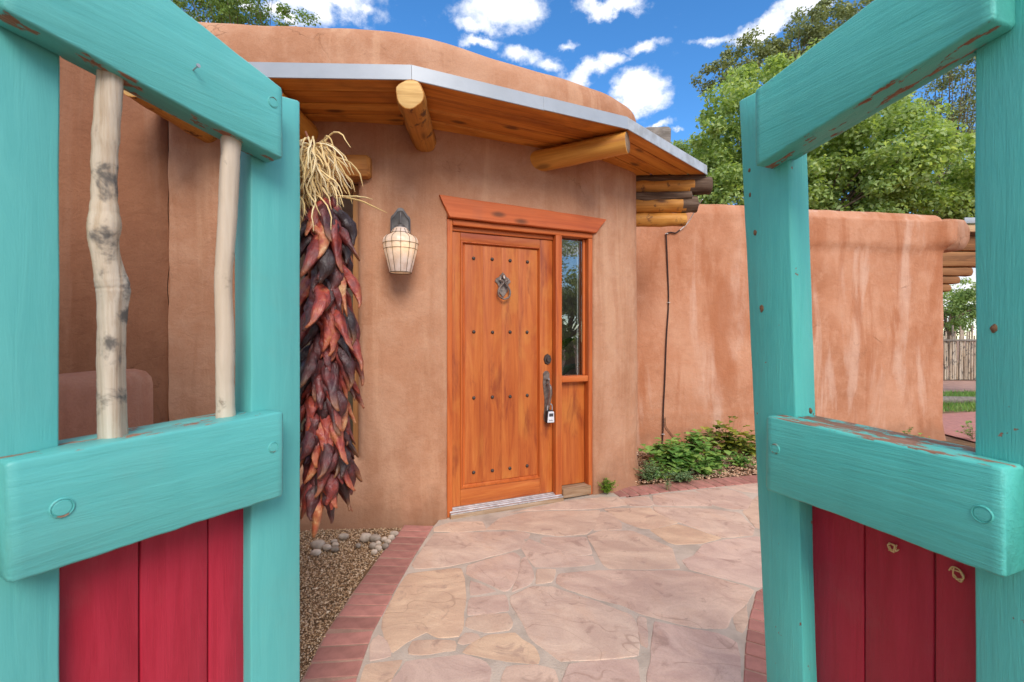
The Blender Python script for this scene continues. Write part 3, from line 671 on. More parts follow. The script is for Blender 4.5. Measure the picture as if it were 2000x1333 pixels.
# far paving and grass seen through the gap at the right
o = poly_sheet('terrace', [(5.6, 5.0), (11, 5.4), (14, 8.2), (8, 7.9), (5.0, 7.0), (5.0, 6.3), (5.75, 6.3)], -0.008, M_BRICK, None); tag(o, kind='structure')
o = poly_sheet('path', [(8.5, 10.6), (16, 10.8), (18, 13.2), (9, 13.2)], -0.010, plain('pale_red_paving', (0.46, 0.27, 0.21), 0.9, var=.25, sc=3), None); tag(o, kind='structure')

# ================================================================== THE ADOBE HOUSE
house = empty('adobe_house', (0, 0, 0))
tag(house, 'round cornered tan adobe house with log beams and an orange wooden front door', 'house')
def fillet_path(pts, rads, step=0.03):
    P = [Vector(p) for p in pts]; out = [P[0]]
    for i in range(1, len(P) - 1):
        a, b_, c = P[i - 1], P[i], P[i + 1]; d1 = (a - b_).normalized(); d2 = (c - b_).normalized(); r_ = rads[i - 1]
        p0, p1 = b_ + d1 * r_, b_ + d2 * r_
        for k in range(13):
            t = k / 12; out.append(p0 * (1 - t) ** 2 + b_ * 2 * t * (1 - t) + p1 * t * t)
    out.append(P[-1]); return out
class Path:
    def __init__(s, pts):
        s.P = pts; s.S = [0]
        for a, b in zip(pts, pts[1:]): s.S.append(s.S[-1] + (b - a).length)
        s.L = s.S[-1]
    def at(s, d):
        d = min(max(d, 0), s.L)
        for i in range(len(s.S) - 1):
            if d <= s.S[i + 1] + 1e-9:
                a, b = s.P[i], s.P[i + 1]; t = (d - s.S[i]) / max(s.S[i + 1] - s.S[i], 1e-9); break
        tg = (b - a).normalized()
        return a.lerp(b, t), Vector((tg.y, -tg.x))
    def find(s, x):   # arc length where X = x (first hit)
        for i in range(len(s.S) - 1):
            a, b = s.P[i], s.P[i + 1]
            if (a.x - x) * (b.x - x) <= 0 and a.x != b.x: return s.S[i] + (x - a.x) / (b.x - a.x) * (b - a).length
def pext(x): return .075 * max(0, min(1, (.7 - x) / 1.3)) if x < .7 and x > -9 else 0
def wall_sheet(name, path, zb, prof, opens, mat, parent, step=0.035, amp=0.012, smin=-1, extra=lambda s, z: 0.0, cols=(), ztop=None):
    """prof: list of (offset inward, z) rows above the straight face; opens: (s0,s1,z0,z1,r,depth)"""
    ss = set(np.round(np.arange(0, path.L, step), 4)) | {path.L} | set(cols)
    zz = set(np.round(np.arange(zb, prof[0][1], step), 4)) | {prof[0][1]}
    for (a, b, c, d, r_, dp) in opens:
        for e, st in ((a, ss), (b, ss), (c, zz), (d, zz)):
            for k in (0, .15, .35, .6, 1.0):
                st.add(e - r_ * k if e in (a, c) else e + r_ * k)
    def clean(st, keep):
        o_ = []
        for v in sorted(st):
            if o_ and v - o_[-1] < 0.004:
                if v in keep: o_[-1] = v
                continue
            o_.append(v)
        return o_
    keep_s = {v for q in opens for v in q[:2]}; keep_z = {v for q in opens for v in q[2:4]}
    ss = [q for q in clean(ss, keep_s) if q >= smin]; zz = clean(zz, keep_z)
    bm = bmesh.new(); grid = []
    for s in ss:
        p, n = path.at(s); colv = []
        for z in zz:
            q3 = Vector((p.x, p.y, z))
            of = amp * mnoise.noise(q3 * 1.3) + amp * .35 * mnoise.noise(q3 * 4.5) + extra(s, z)
            damp = 1.0
            for (a, b, c, d, r_, dp) in opens:
                dx = max(a - s, 0, s - b); dz = max(c - z, 0, z - d); dd = math.hypot(dx, dz)
                if dd < r_: of -= r_ - math.sqrt(max(r_ * r_ - (r_ - dd) ** 2, 0))
                damp = min(damp, min(1, dd / .18))
            of = of if damp == 1 else (of * damp + (1 - damp) * (-sum(0 for _ in ()) + min(of, 0)))
            colv.append(bm.verts.new((p.x + n.x * of, p.y + n.y * of, z)))
        for (inw, z) in prof[1:]:
            q3 = Vector((p.x, p.y, z)); w = .8 * mnoise.noise(q3 * 1.1) * amp
            colv.append(bm.verts.new((p.x - n.x * inw + n.x * w, p.y - n.y * inw + n.y * w, z + pext(p.x) * min(1, max(0, (z - 3.0) / .3)) + mnoise.noise(Vector((s * .9, 2.2, 0))) * .02 + mnoise.noise(Vector((s * 3.5, 5, 0))) * .008)))
        grid.append(colv)
    nz = len(zz)
    def isopen(s, z):
        return any(a < s < b and c < z < d for (a, b, c, d, r_, dp) in opens)
    for i in range(len(ss) - 1):
        for j in range(len(grid[0]) - 1):
            if j < nz - 1 and isopen((ss[i] + ss[i + 1]) / 2, (zz[j] + zz[j + 1]) / 2): continue
            bm.faces.new((grid[i][j], grid[i + 1][j], grid[i + 1][j + 1], grid[i][j + 1]))
    # reveals
    for (a, b, c, d, r_, dp) in opens:
        ia = min(range(len(ss)), key=lambda k: abs(ss[k] - a)); ib = min(range(len(ss)), key=lambda k: abs(ss[k] - b))
        jc = min(range(nz), key=lambda k: abs(zz[k] - c)); jd = min(range(nz), key=lambda k: abs(zz[k] - d))
        loop = [(ia, j) for j in range(jc, jd + 1)] + [(i, jd) for i in range(ia + 1, ib + 1)] + [(ib, j) for j in range(jd - 1, jc - 1, -1)] + [(i, jc) for i in range(ib - 1, ia, -1)]
        p, n = path.at((a + b) / 2)
        inner = [bm.verts.new(grid[i][j].co - Vector((n.x, n.y, 0)) * dp) for i, j in loop]
        m = len(loop)
        for k in range(m):
            v0, v1 = grid[loop[k][0]][loop[k][1]], grid[loop[(k + 1) % m][0]][loop[(k + 1) % m][1]]
            try: bm.faces.new((v0, v1, inner[(k + 1) % m], inner[k]))
            except ValueError: pass
    me = bpy.data.meshes.new(name); bm.to_mesh(me); bm.free()
    for p_ in me.polygons: p_.use_smooth = True
    me.set_sharp_from_angle(angle=R(65))
    return link(name, me, mat, parent)

hp = fillet_path([(-4.2, 2.70), (-2.27, 3.035), (-.745, 3.138), (.74, 3.781), (1.135, 4.12), (1.24, 5.6)], [.10, .45, .16, .13])
HP = Path(hp)
EX, EY = .9171, .3982     # wall direction at the door
def uX(u): return u * EX
sD0, sD1 = HP.find(uX(-.494)), HP.find(uX(.722))
sW0, sW1 = HP.find(-1.86), HP.find(-1.062)
s_crk = HP.find(-2.27)
def hx(s, z):
    v = -0.022 * math.exp(-((s - s_crk - .012 * mnoise.noise(Vector((0, z * 4, 1)))) / .007) ** 2)      # joint where the two walls meet
    if s < s_crk: v -= 0.008 * math.exp(-((z - 2.21 - .015 * mnoise.noise(Vector((s * 5, 0, 4)))) / .008) ** 2)
    v += 0.05 * max(0, 1 - z / .25) ** 2 * (1 if s > HP.find(.8) else .15)      # flared foot
    return v
ARC = [(0, 3.20)] + [(.16 - .16 * math.cos(R(a)), 3.20 + .17 * math.sin(R(a))) for a in range(12, 91, 13)] + [(.34, 3.375), (.42, 3.34), (.44, 3.0)]
def sub_path(path, a, b):
    pts = [path.at(a)[0]] + [p for p, s_ in zip(path.P, path.S) if a < s_ < b] + [path.at(b)[0]]
    return Path(pts)
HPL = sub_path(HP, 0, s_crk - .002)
wall_left = wall_sheet('wall', HPL, -0.05, ARC, [], ST_LEFT_SHADED, house, extra=hx)
jb = bmesh.new(); pj = HP.at(s_crk); box(jb, pj[0].x - .06, pj[0].x + .06, pj[0].y + .035, pj[0].y + .05, -.02, 3.2); from_bm('joint_shadow_strip', jb, M_CRACK, house, smooth=0)  # dark strip behind the wall gap, shade of the joint put into its colour
wall_left['label'] = 'plastered wall left of the joint, shade put into its darker colour'
HP0 = HP
wall = wall_sheet('wall', HP, -0.05, ARC, [(sD0, sD1, -0.05, 2.135, .03, .16), (sW0, sW1, .46, 2.36, .10, .16)], ST_HOUSE, house, cols=[s_crk + k * .004 for k in range(0, 5)], extra=hx, smin=s_crk - .0005)
# flat roof behind the parapet
bm = bmesh.new()
vs = [bm.verts.new(p) for p in [(-4.2, 3.15, 3.02), (-2.3, 3.45, 3.02), (-.8, 3.55, 3.02), (-.6, 5.6, 3.02), (-4.2, 5.6, 3.02)]]
bm.faces.new(vs); from_bm('roof', bm, M_EARTH, house, smooth=0)

# ---- eave: planks, metal edge, vigas
ZS = 2.74
EV = [Vector((-2.30, 2.545)), Vector((-.566, 2.597)), Vector((.81, 3.224)), Vector((1.753, 4.14))]
WV = [Vector((-2.30, 3.06)), Vector((-.745, 3.17)), Vector((.74, 3.82)), Vector((1.135, 4.16))]
for k in range(3):
    e0, e1, w0, w1 = EV[k], EV[k + 1], WV[k], WV[k + 1]
    if k == 2: w1 = Vector((1.19, 4.165))
    d = (e1 - e0); L = d.length; ang = math.atan2(d.y, d.x); d.normalize(); n_in = Vector((-d.y, d.x))
    depth = min((w0 - e0).dot(n_in), (w1 - e0).dot(n_in)) if k < 2 else (w0 - e0).dot(n_in)
    depth = max((w0 - e0).dot(n_in), (w1 - e0).dot(n_in))
    nb = 4; M = Matrix.Translation((e0.x, e0.y, ZS)) @ Matrix.Rotation(ang, 4, 'Z')
    Lw0, Lw1 = (w0 - e0).dot(d), (w1 - e0).dot(d); D0, D1 = (w0 - e0).dot(n_in), (w1 - e0).dot(n_in)
    for j in range(nb):
        ya, yb = depth * j / nb + .0045, depth * (j + 1) / nb - .0045
        x0a, x0b = Lw0 * ya / D0, Lw0 * yb / D0
        x1a, x1b = L + (Lw1 - L) * ya / D1, L + (Lw1 - L) * yb / D1
        if k == 2 and D1 < depth * .9 and ya > D1: pass
        bm = bmesh.new(); zoff = random.uniform(0, .004)
        b4 = [bm.verts.new((x, y, z + zoff)) for (x, y) in ((x0a, ya), (x1a, ya), (x1b, yb), (x0b, yb)) for z in (0, .035)]
        for f in ((0, 2, 4, 6), (7, 5, 3, 1), (0, 1, 3, 2), (2, 3, 5, 4), (4, 5, 7, 6), (6, 7, 1, 0)): bm.faces.new([b4[i] for i in f])
        bmesh.ops.bevel(bm, geom=bm.edges[:], offset=.006, segments=1, affect='EDGES')
        from_bm('soffit_board', bm, W_PLANK, house, M)
    # roofing above the boards
    bm = bmesh.new()
    b4 = [bm.verts.new((x, y, z)) for (x, y) in ((0, .004), (L, .004), (Lw1, D1 + .1), (Lw0, D0 + .1)) for z in (.042, .072)]
    for f in ((0, 2, 4, 6), (7, 5, 3, 1), (0, 1, 3, 2), (2, 3, 5, 4), (4, 5, 7, 6), (6, 7, 1, 0)): bm.faces.new([b4[i] for i in f])
    from_bm('eave_roofing', bm, M_EARTH, house, M, 0)
    # drip edge: two lengths where the photo shows a lap joint
    cuts = [0, .56 * L, L] if k == 1 else [0, L]
    for a, b_ in zip(cuts, cuts[1:]):
        bm = bmesh.new(); off = .004 if a > 0 else 0
        # vertical strip, small kick at the foot and a top flange
        pr = [(.05, .086), (0, .084), (-.002, .002), (-.012, -.006), (-.009, -.009), (.003, -.001), (.004, .080), (.05, .082)]
        ra = [bm.verts.new((a - (.004 if a > 0 else -.001), y - off * .5, z + off * .4)) for y, z in pr]
        rb = [bm.verts.new((b_ - .001, y - off * .5, z + off * .4)) for y, z in pr]
        for i in range(len(pr)): bm.faces.new((ra[i], ra[(i + 1) % len(pr)], rb[(i + 1) % len(pr)], rb[i]))
        bm.faces.new(ra); bm.faces.new(rb[::-1])
        from_bm('metal_edge', bm, M_STEELW if k == 2 else M_STEEL, house, M, 30)

def log(p0, p1, r0, r1, mat, endmat, parent, name='roof_beam', n=14, wob=.05, seed=0, barkfrom=None, sides=22):
    p0, p1 = Vector(p0), Vector(p1); L = (p1 - p0).length
    q = (p1 - p0).to_track_quat('Z', 'Y'); M = Matrix.Translation(p0) @ q.to_matrix().to_4x4()
    bm = bmesh.new(); pts = [(0.004 * mnoise.noise(Vector((i * .4, seed, 0))), .004 * mnoise.noise(Vector((i * .4, seed, 5))), L * i / n) for i in range(n + 1)]
    rad = [r0 + (r1 - r0) * i / n for i in range(n + 1)]
    pts.append((pts[-1][0], pts[-1][1], L + .003)); rad.append(rad[-1] - .004)
    tube(bm, pts, rad, sides, False, wob, seed)
    bm.verts.ensure_lookup_table()
    last = bm.verts[-sides:]
    c = bm.verts.new((pts[-1][0], pts[-1][1], L + .002))
    fs = [bm.faces.new((last[i], last[(i + 1) % sides], c)) for i in range(sides)]
    first = bm.verts[:sides]; bm.faces.new(first)
    for f in fs: f.material_index = 1
    if barkfrom is not None:
        for f in bm.faces:
            if f.material_index == 0 and f.calc_center_median().z + .04 * mnoise.noise(f.calc_center_median() * 20) > barkfrom: f.material_index = 2
    bmesh.ops.recalc_face_normals(bm, faces=bm.faces[:])
    me = bpy.data.meshes.new(name); bm.to_mesh(me); bm.free()
    for p in me.polygons: p.use_smooth = True
    me.set_sharp_from_angle(angle=R(50))
    me.materials.append(mat); me.materials.append(endmat)
    if barkfrom is not None: me.materials.append(W_BARK)
    return link(name, me, None, parent, M)
log((-2.02, 3.10, 2.655), (-2.03, 2.47, 2.652), .080, .080, W_LOGROUGH, W_LOGEND, house, seed=1, wob=.12)['label'] = 'leftmost roof beam, frayed at its sawn end, seen through the left gate'
log((-1.385, 3.12, 2.658), (-1.39, 2.62, 2.655), .080, .080, W_LOG, W_LOGEND, house, seed=2)
log((-.615, 3.25, 2.655), (-.572, 2.585, 2.652), .082, .080, W_LOGROUGH, W_LOGEND, house, seed=3, wob=.14)['label'] = 'rough barky roof beam with a pale sawn end'
log((.12, 3.62, 2.645), (.815, 3.262, 2.665), .083, .076, W_LOG, W_LOGEND2, house, seed=4, wob=.04)['label'] = 'smooth honey coloured roof beam over the door'
log((.95, 4.245, 2.655), (1.80, 4.20, 2.66), .082, .080, W_LOGROUGH, W_BARK, house, 'corbel_log', 22, .13, 5, .68)['label'] = 'topmost and longest of the stacked corner logs'
log((.95, 4.25, 2.495), (1.68, 4.215, 2.495), .078, .076, W_LOGROUGH, W_BARK, house, 'corbel_log', 22, .13, 6, .60)['label'] = 'middle log of the stacked corner logs'
log((.95, 4.25, 2.358), (1.585, 4.22, 2.358), .062, .060, W_LOGROUGH, W_LOGEND2, house, 'corbel_log', 22, .12, 7)['label'] = 'shortest and lowest of the stacked corner logs'
# dark bark left on the upper side of the corner logs
for (y, z, L, r_, s_) in ((4.225, 2.715, .80, .045, 3), (4.232, 2.560, .68, .045, 4)):
    log((1.02, y - .03, z), (1.0 + L - .06, y - .05, z), r_, r_, W_BARK, W_BARK, house, 'bark_strip', 12, .2, s_)

# ---- roof spout (weathered wood) beyond the eave
bm = bmesh.new()
beam(bm, (1.10, 4.85, 3.27), (1.62, 4.75, 3.26), .27, .26, side=(0, 0, 1), r=.02, n=8, jit=.01, seed=4)
o = from_bm('roof_spout', bm, W_GREY, house); o['label'] = 'weathered grey timber roof spout'

# ---- door unit, built in the wall's own frame (x along the wall, y into the wall)
DM = Matrix.Translation((0, 3.46, 0)) @ Matrix.Rotation(math.atan2(EY, EX), 4, 'Z')
fr = empty('door_frame'); fr.parent = house; fr.matrix_local = DM
def fb(name, x0, x1, y0, y1, z0, z1, mat, parent, r=.004, axis=None, jit=.0004):
    """timber filling the given box"""
    dx, dy, dz = x1 - x0, y1 - y0, z1 - z0
    if (axis or ('z' if dz > dx else 'x')) == 'z':
        return beam_obj(name, ((x0 + x1) / 2, (y0 + y1) / 2, z0), ((x0 + x1) / 2, (y0 + y1) / 2, z1), dx, dy, mat, parent, side=(1, 0, 0), r=r, jit=jit)
    return beam_obj(name, (x0, (y0 + y1) / 2, (z0 + z1) / 2), (x1, (y0 + y1) / 2, (z0 + z1) / 2), dz, dy, mat, parent, side=(0, 0, 1), r=r, jit=jit)
fb('jamb', -.496, -.457, .012, .15, .0, 2.127, W_FRAME, fr)
fb('mullion', .380, .436, .010, .14, .03, 2.088, W_FRAME, fr)
fb('jamb', .684, .722, .012, .15, .0, 2.086, W_FRAME, fr)
fb('head', -.455, .724, .014, .15, 2.089, 2.128, W_FRAMEX, fr)
fb('stop_rail', -.455, .379, .05, .10, 2.055, 2.087, W_FRAMEX, fr)
fb('sidelight_rail', .437, .683, .016, .12, .925, .972, W_FRAMEX, fr)
fb('sidelight_stop', .437, .452, .06, .085, .973, 2.086, W_FRAME, fr)
fb('sidelight_stop', .662, .683, .058, .085, .973, 2.086, W_FRAME, fr)
fb('sidelight_panel', .437, .683, .075, .10, .085, .924, W_DOOR, fr)
fb('sidelight_sill', .437, .700, -.005, .11, .012, .083, W_SILL, fr, r=.006, jit=.002)
g = bmesh.new(); box(g, .45, .664, .086, .090, .974, 2.085); from_bm('pane', g, M_GLASS, fr, smooth=0)
fb('glazing_bar', .624, .633, .091, .10, .974, 2.085, M_WHITE, fr, r=.002)
# lintel: slanted ends
bm = bmesh.new()
front = [(-.557, 2.285), (-.487, 2.131), (.745, 2.131), (.838, 2.252)]
prof = []
for (y_, ins) in ((.12, 0), (-.012, 0), (-.018, .006)):
    ring = []
    pts = front
    for i in range(4):
        a, b_ = Vector(pts[i]), Vector(pts[(i + 1) % 4]); k = 10
        cc = Vector((.14, 2.2))
        for j in range(k):
            q = a.lerp(b_, j / k); d = (cc - q); q = q + Vector((d.x * .02, d.y * .9)).normalized() * ins
            w = mnoise.noise(Vector((q.x * 6, q.y * 6, 0))) * .004
            ring.append(bm.verts.new((q.x + w, y_, q.y + w)))
    prof.append(ring)
m = len(prof[0])
for a, b_ in zip(prof, prof[1:]):
    for i in range(m): bm.faces.new((a[i], a[(i + 1) % m], b_[(i + 1) % m], b_[i]))
bm.faces.new(prof[-1]); bm.faces.new(prof[0][::-1])
from_bm('lintel', bm, W_LINTEL, house, DM)

door = empty('door'); door.parent = house; door.matrix_local = DM
yd = .062
fb('stile', -.451, -.385, yd, yd + .045, .052, 2.052, W_DOOR, door, r=.003)
fb('stile', .268, .377, yd, yd + .045, .052, 2.052, W_DOOR, door, r=.003)
fb('rail', -.3845, .2675, yd + .0004, yd + .045, 1.987, 2.052, W_DOORX, door, r=.003)
fb('rail', -.3845, .2675, yd + .0004, yd + .045, .052, .172, W_DOORX, door, r=.003)
# moulding: one stepped ring
bm = bmesh.new()
stp = [(0, .001), (.006, -.006), (.014, -.007), (.019, .004), (.026, .014), (.030, .017), (.040, .012)]
rr_ = []
for ins, dy in stp:
    x0, x1, z0, z1 = -.385 + ins, .268 - ins * .55, .172 + ins * .85, 1.987 - ins * .5
    rr_.append([bm.verts.new((x, yd + dy, z)) for x, z in ((x0, z0), (x1, z0), (x1, z1), (x0, z1))])
for a, b_ in zip(rr_, rr_[1:]):
    for i in range(4): bm.faces.new((a[i], a[(i + 1) % 4], b_[(i + 1) % 4], b_[i]))
from_bm('moulding', bm, W_FRAME, door, smooth=0)
xs = [-.345, -.205, -.055, .085, .247]
for a, b_ in zip(xs, xs[1:]): fb('plank', a + .0002, b_ - .0002, yd + .011, yd + .04, .205, 1.968, W_DOOR, door, r=.0010, jit=0)
sb = bmesh.new(); bmesh.ops.create_icosphere(sb, subdivisions=2, radius=.0135)
for v in sb.verts:
    v.co.y *= .75
    if v.co.y > 0: v.co.y = .002
    v.co *= 1 + .12 * mnoise.noise(v.co * 90)
stud_me = bpy.data.meshes.new('stud'); sb.to_mesh(stud_me); sb.free(); stud_me.materials.append(M_IRON)
for p in stud_me.polygons: p.use_smooth = True
for zz_ in (1.87, 1.322, .832, .281):
    for x in (-.279, -.131, .0135, .160):
        o = link('stud', stud_me, None, door); o.location = (x + random.uniform(-.002, .002), yd + .009, zz_ + random.uniform(-.003, .003)); o.rotation_euler = (0, random.uniform(0, 3), 0)
# knocker
kn = bmesh.new()
pl = [(0, .098), (.018, .080), (.030, .062), (.052, .052), (.062, .030), (.042, .012), (.034, -.010), (.040, -.035), (.022, -.060), (0, -.088)]
pl = pl + [(-x, z) for x, z in pl[-2:0:-1]]
fr_v = [kn.verts.new((x, -.006, z)) for x, z in pl]; bk_v = [kn.verts.new((x * 1.06, 0, z * 1.06)) for x, z in pl]
kn.faces.new(fr_v)
for i in range(len(pl)): kn.faces.new((fr_v[i], fr_v[(i + 1) % len(pl)], bk_v[(i + 1) % len(pl)], bk_v[i]))
kp = from_bm('knocker_plate', kn, M_PEWTER, door); kp.location = (-.046, yd + .008, 1.675)
kn = bmesh.new()
for sgn in (1, -1):
    ps = smooth_pts([(sgn * .026, -.026, .070), (sgn * .034, -.030, .052), (sgn * .016, -.032, .046), (sgn * .008, -.030, .030), (sgn * .030, -.028, .002), (sgn * .048, -.028, -.035), (sgn * .038, -.030 - .004 * sgn, -.075), (0, -.032 - .005 * sgn, -.094), (-sgn * .030, -.030 - .004 * sgn, -.078)], 5)
    n_ = len(ps); tube(kn, ps, [.0045 + .0042 * math.sin(math.pi * min(1, i / n_ * 1.15)) for i in range(n_)], 8)
tube(kn, [(0, -.010, .085), (0, -.026, .078), (0, -.030, .062), (0, -.026, .050)], [.012, .013, .011, .006], 10)
kr = from_bm('knocker_ring', kn, M_PEWTER, door); kr.location = (-.046, yd + .008, 1.665)
# deadbolt
kn = bmesh.new(); bmesh.ops.create_cone(kn, cap_ends=True, segments=8, radius1=.036, radius2=.030, depth=.014, matrix=Matrix.Scale(1.25, 4, (0, 0, 1)) @ Matrix.Rotation(R(90), 4, 'X'))
bmesh.ops.create_cone(kn, cap_ends=True, segments=20, radius1=.020, radius2=.018, depth=.02, matrix=Matrix.Translation((0, -.014, 0)) @ Matrix.Rotation(R(90), 4, 'X'))
o = from_bm('deadbolt', kn, M_IRON, door); o.location = (.333, yd - .006, 1.108)
# handle set
kn = bmesh.new()
pl = [(0, .215), (.018, .208), (.028, .190), (.026, .165), (.030, .120), (.024, .06), (.016, 0), (.018, -.08), (.024, -.14), (.020, -.175), (0, -.19)]
pl = pl + [(-x, z) for x, z in pl[-2:0:-1]]
fr_v = [kn.verts.new((x, -.006, z)) for x, z in pl]; bk_v = [kn.verts.new((x * 1.08, 0, z * 1.02)) for x, z in pl]; kn.faces.new(fr_v)
for i in range(len(pl)): kn.faces.new((fr_v[i], fr_v[(i + 1) % len(pl)], bk_v[(i + 1) % len(pl)], bk_v[i]))
hpz = .80
o = from_bm('handle_plate', kn, M_PEWTER, door); o.location = (.322, yd, hpz)
kn = bmesh.new()
ps = smooth_pts([(0, -.004, .105), (0, -.03, .118), (.004, -.060, .095), (.006, -.062, .04), (.0, -.048, -.03), (0, -.03, -.085), (0, -.004, -.10)], 5)
n_ = len(ps); tube(kn, ps, [.008 + .004 * math.sin(math.pi * i / n_) for i in range(n_)], 10)
tube(kn, [(0, -.004, .150), (0, -.026, .146), (0.0, -.045, .156)], [.009, .008, .011], 8)
o = from_bm('handle', kn, M_PEWTER, door); o.location = (.322, yd, hpz)
# threshold
th = empty('threshold'); th.parent = house; th.matrix_local = DM
bm = bmesh.new()
pr = [(.11, .051), (.05, .052), (.045, .047), (.03, .047), (.026, .043), (.008, .043), (.004, .038), (-.020, .037), (-.022, .030), (.11, .030)]
ra = [bm.verts.new((-.478, y, z)) for y, z in pr]; rb = [bm.verts.new((.43, y, z)) for y, z in pr]
for i in range(len(pr)): bm.faces.new((ra[i], ra[(i + 1) % len(pr)], rb[(i + 1) % len(pr)], rb[i]))
bm.faces.new(ra); bm.faces.new(rb[::-1]); from_bm('metal_strip', bm, M_ALU, th, smooth=0)
fb('sill_board', -.480, .432, -.024, .11, -.004, .029, W_SILL, th, r=.005, jit=.002)

# ---- room behind the sidelight
bm = bmesh.new()
for (x0, x1, y0, y1, z0, z1) in ((-.6, 1.25, 1.55, 1.60, 0, 2.6), (1.2, 1.25, .2, 1.55, 0, 2.6), (-.6, 1.25, .2, 1.6, -.02, .0), (-.65, -.6, .2, 1.6, 0, 2.6)): box(bm, x0, x1, y0, y1, z0, z1)
from_bm('room_wall', bm, M_PLASTERDARK, house, DM, 0)
bm = bmesh.new(); box(bm, -.45, .378, .13, .14, .0, 2.1); from_bm('door_back', bm, W_DOOR, house, DM, 0)
M_LEAFBIG = island('house_plant_leaf', [(0.2, (0.02, 0.09, 0.03)), (0.8, (0.05, 0.20, 0.06))], 0.35, 0.5, 0.25)
hpn = empty('house_plant'); hpn.matrix_local = DM @ Matrix.Translation((.56, .38, -.08))
tag(hpn, 'broad leaved green house plant behind the narrow window beside the door', 'plant')
bm = bmesh.new(); lathe(bm, [(.001, .0), (.11, 0), (.15, .28), (.16, .30), (.145, .29), (.001, .27)], 20); from_bm('pot', bm, plain('clay_pot', (.22, .12, .08), .8), hpn)
def bigleaf(bm, base, d, L, w_, droop=.5, n=8):
    base, d = Vector(base), Vector(d).normalized(); side = d.cross(Vector((0, 0, 1))).normalized(); prev = None; p = base.copy(); dd = d.copy()
    for i in range(n + 1):
        t = i / n; ww = w_ * math.sin(math.pi * (t ** .75)) ** .8 * .5 if 0 < t < 1 else .002
        up = side.cross(dd).normalized()
        row = [bm.verts.new(p - side * ww - up * ww * -.35), bm.verts.new(p), bm.verts.new(p + side * ww + up * ww * .35)]
        if prev:
            for k in range(2): bm.faces.new((prev[k], prev[k + 1], row[k + 1], row[k]))
        prev = row; p = p + dd * (L / n); dd = (dd + Vector((0, 0, -droop / n))).normalized()
bm2 = bmesh.new(); tube(bm2, [(0, 0, .25), (.0, 0, .7), (-.02, -.02, 1.1)], [.016, .013, .008], 8); from_bm('stem', bm2, plain('green_stem', (.10, .20, .06)), hpn)
for i, (bz, dx, dy, dz, L, w_) in enumerate([(1.25, .35, -.5, .9, .36, .20), (1.20, -.6, -.35, .8, .34, .22), (1.05, .15, -.8, -.15, .30, .18), (1.0, -.5, -.5, .1, .36, .20), (1.05, .6, -.1, .6, .40, .22), (.98, .4, -.55, -.2, .28, .19), (1.1, -.2, .6, .9, .4, .2), (1.3, -.1, -.6, .5, .26, .2)]):
    bm = bmesh.new(); bigleaf(bm, (0, 0, bz - .1), (dx, dy, dz), L, w_, .9); from_bm('leaf', bm, M_LEAFBIG, hpn, smooth=60)

# ---- window behind the chilli string
WMx = (HP.at((sW0 + sW1) / 2)[0]); wn_ = HP.at((sW0 + sW1) / 2)[1]; wang = math.atan2(wn_.x, -wn_.y)
WM = Matrix.Translation((WMx.x, WMx.y, 0)) @ Matrix.Rotation(wang, 4, 'Z'); hw = (sW1 - sW0) / 2
win = empty('window'); win.parent = house; win.matrix_local = WM
W_WIN = wood('window_wood', [(0.3, (0.16, 0.06, 0.02)), (0.5, (0.30, 0.13, 0.045)), (0.72, (0.40, 0.20, 0.07))], 'z', 1, None, .5, .3, .2)
fb('frame', -hw + .002, -hw + .045, .11, .17, .462, 2.35, W_WIN, win)
fb('frame', hw - .045, hw - .002, .11, .17, .462, 2.35, W_WIN, win)
fb('frame', -hw + .046, hw - .046, .112, .17, 2.29, 2.352, W_WIN, win)
fb('frame', -hw + .046, hw - .046, .112, .17, .462, .54, W_WIN, win)
g = bmesh.new(); box(g, -hw + .04, hw - .04, .14, .145, .53, 2.30); from_bm('pane', g, M_GLASS, win, smooth=0)
g = bmesh.new(); box(g, -hw - .3, hw + .3, .9, .95, 0, 2.7); from_bm('room_wall', g, M_PLASTERDARK, house, WM, smooth=0)
bm = bmesh.new(); beam(bm, (-hw - .0, .05, 2.432), (hw + .11, .05, 2.432), .150, .14, side=(0, 0, 1), r=.02, n=12, jit=.004, seed=3)
from_bm('lintel', bm, wood('window_lintel_wood', [(0.3, (0.26, 0.09, 0.02)), (0.5, (0.50, 0.20, 0.045)), (0.72, (0.62, 0.29, 0.08))], 'x', .8, None, .55, .3, .3, .9), house, WM @ Matrix.Translation((0, -.035, 0)))

# ---- low wall at the left
lw = Path(fillet_path([(-2.11, .2), (-2.045, 2.1), (-1.985, 2.58), (-2.3, 2.62)], [.2, .03]))
PL = [(0, 1.03)] + [(.06 - .06 * math.cos(R(a)), 1.03 + .07 * math.sin(R(a))) for a in range(15, 91, 15)] + [(.24, 1.105), (.30, 1.06), (.30, .2)]
bm = bmesh.new()
rows = []
for (y, x) in ((.2, -2.11), (.8, -2.09), (1.4, -2.07), (1.9, -2.055), (2.2, -2.035), (2.45, -2.0), (2.56, -1.995), (2.60, -2.02)):
    for_ins = .02 if y == 2.60 else 0
    sec = [(0, -.03), (0, .4), (.004, .8), (0, 1.03), (-.01, 1.07), (-.04, 1.10), (-.10, 1.112), (-.22, 1.108), (-.27, 1.09), (-.30, 1.03), (-.31, .5), (-.31, -.03)]
    rows.append([bm.verts.new((x + a - (for_ins if a > -.1 else -for_ins) + .006 * mnoise.noise(Vector((y * 3, a * 5, z * 3))), y, z - for_ins + .01 * mnoise.noise(Vector((y * 2, a, 7))))) for a, z in sec])
for a, b_ in zip(rows, rows[1:]):
    for i in range(len(a) - 1): bm.faces.new((a[i], a[i + 1], b_[i + 1], b_[i]))
bm.faces.new(rows[-1]); bm.faces.new(rows[0][::-1])
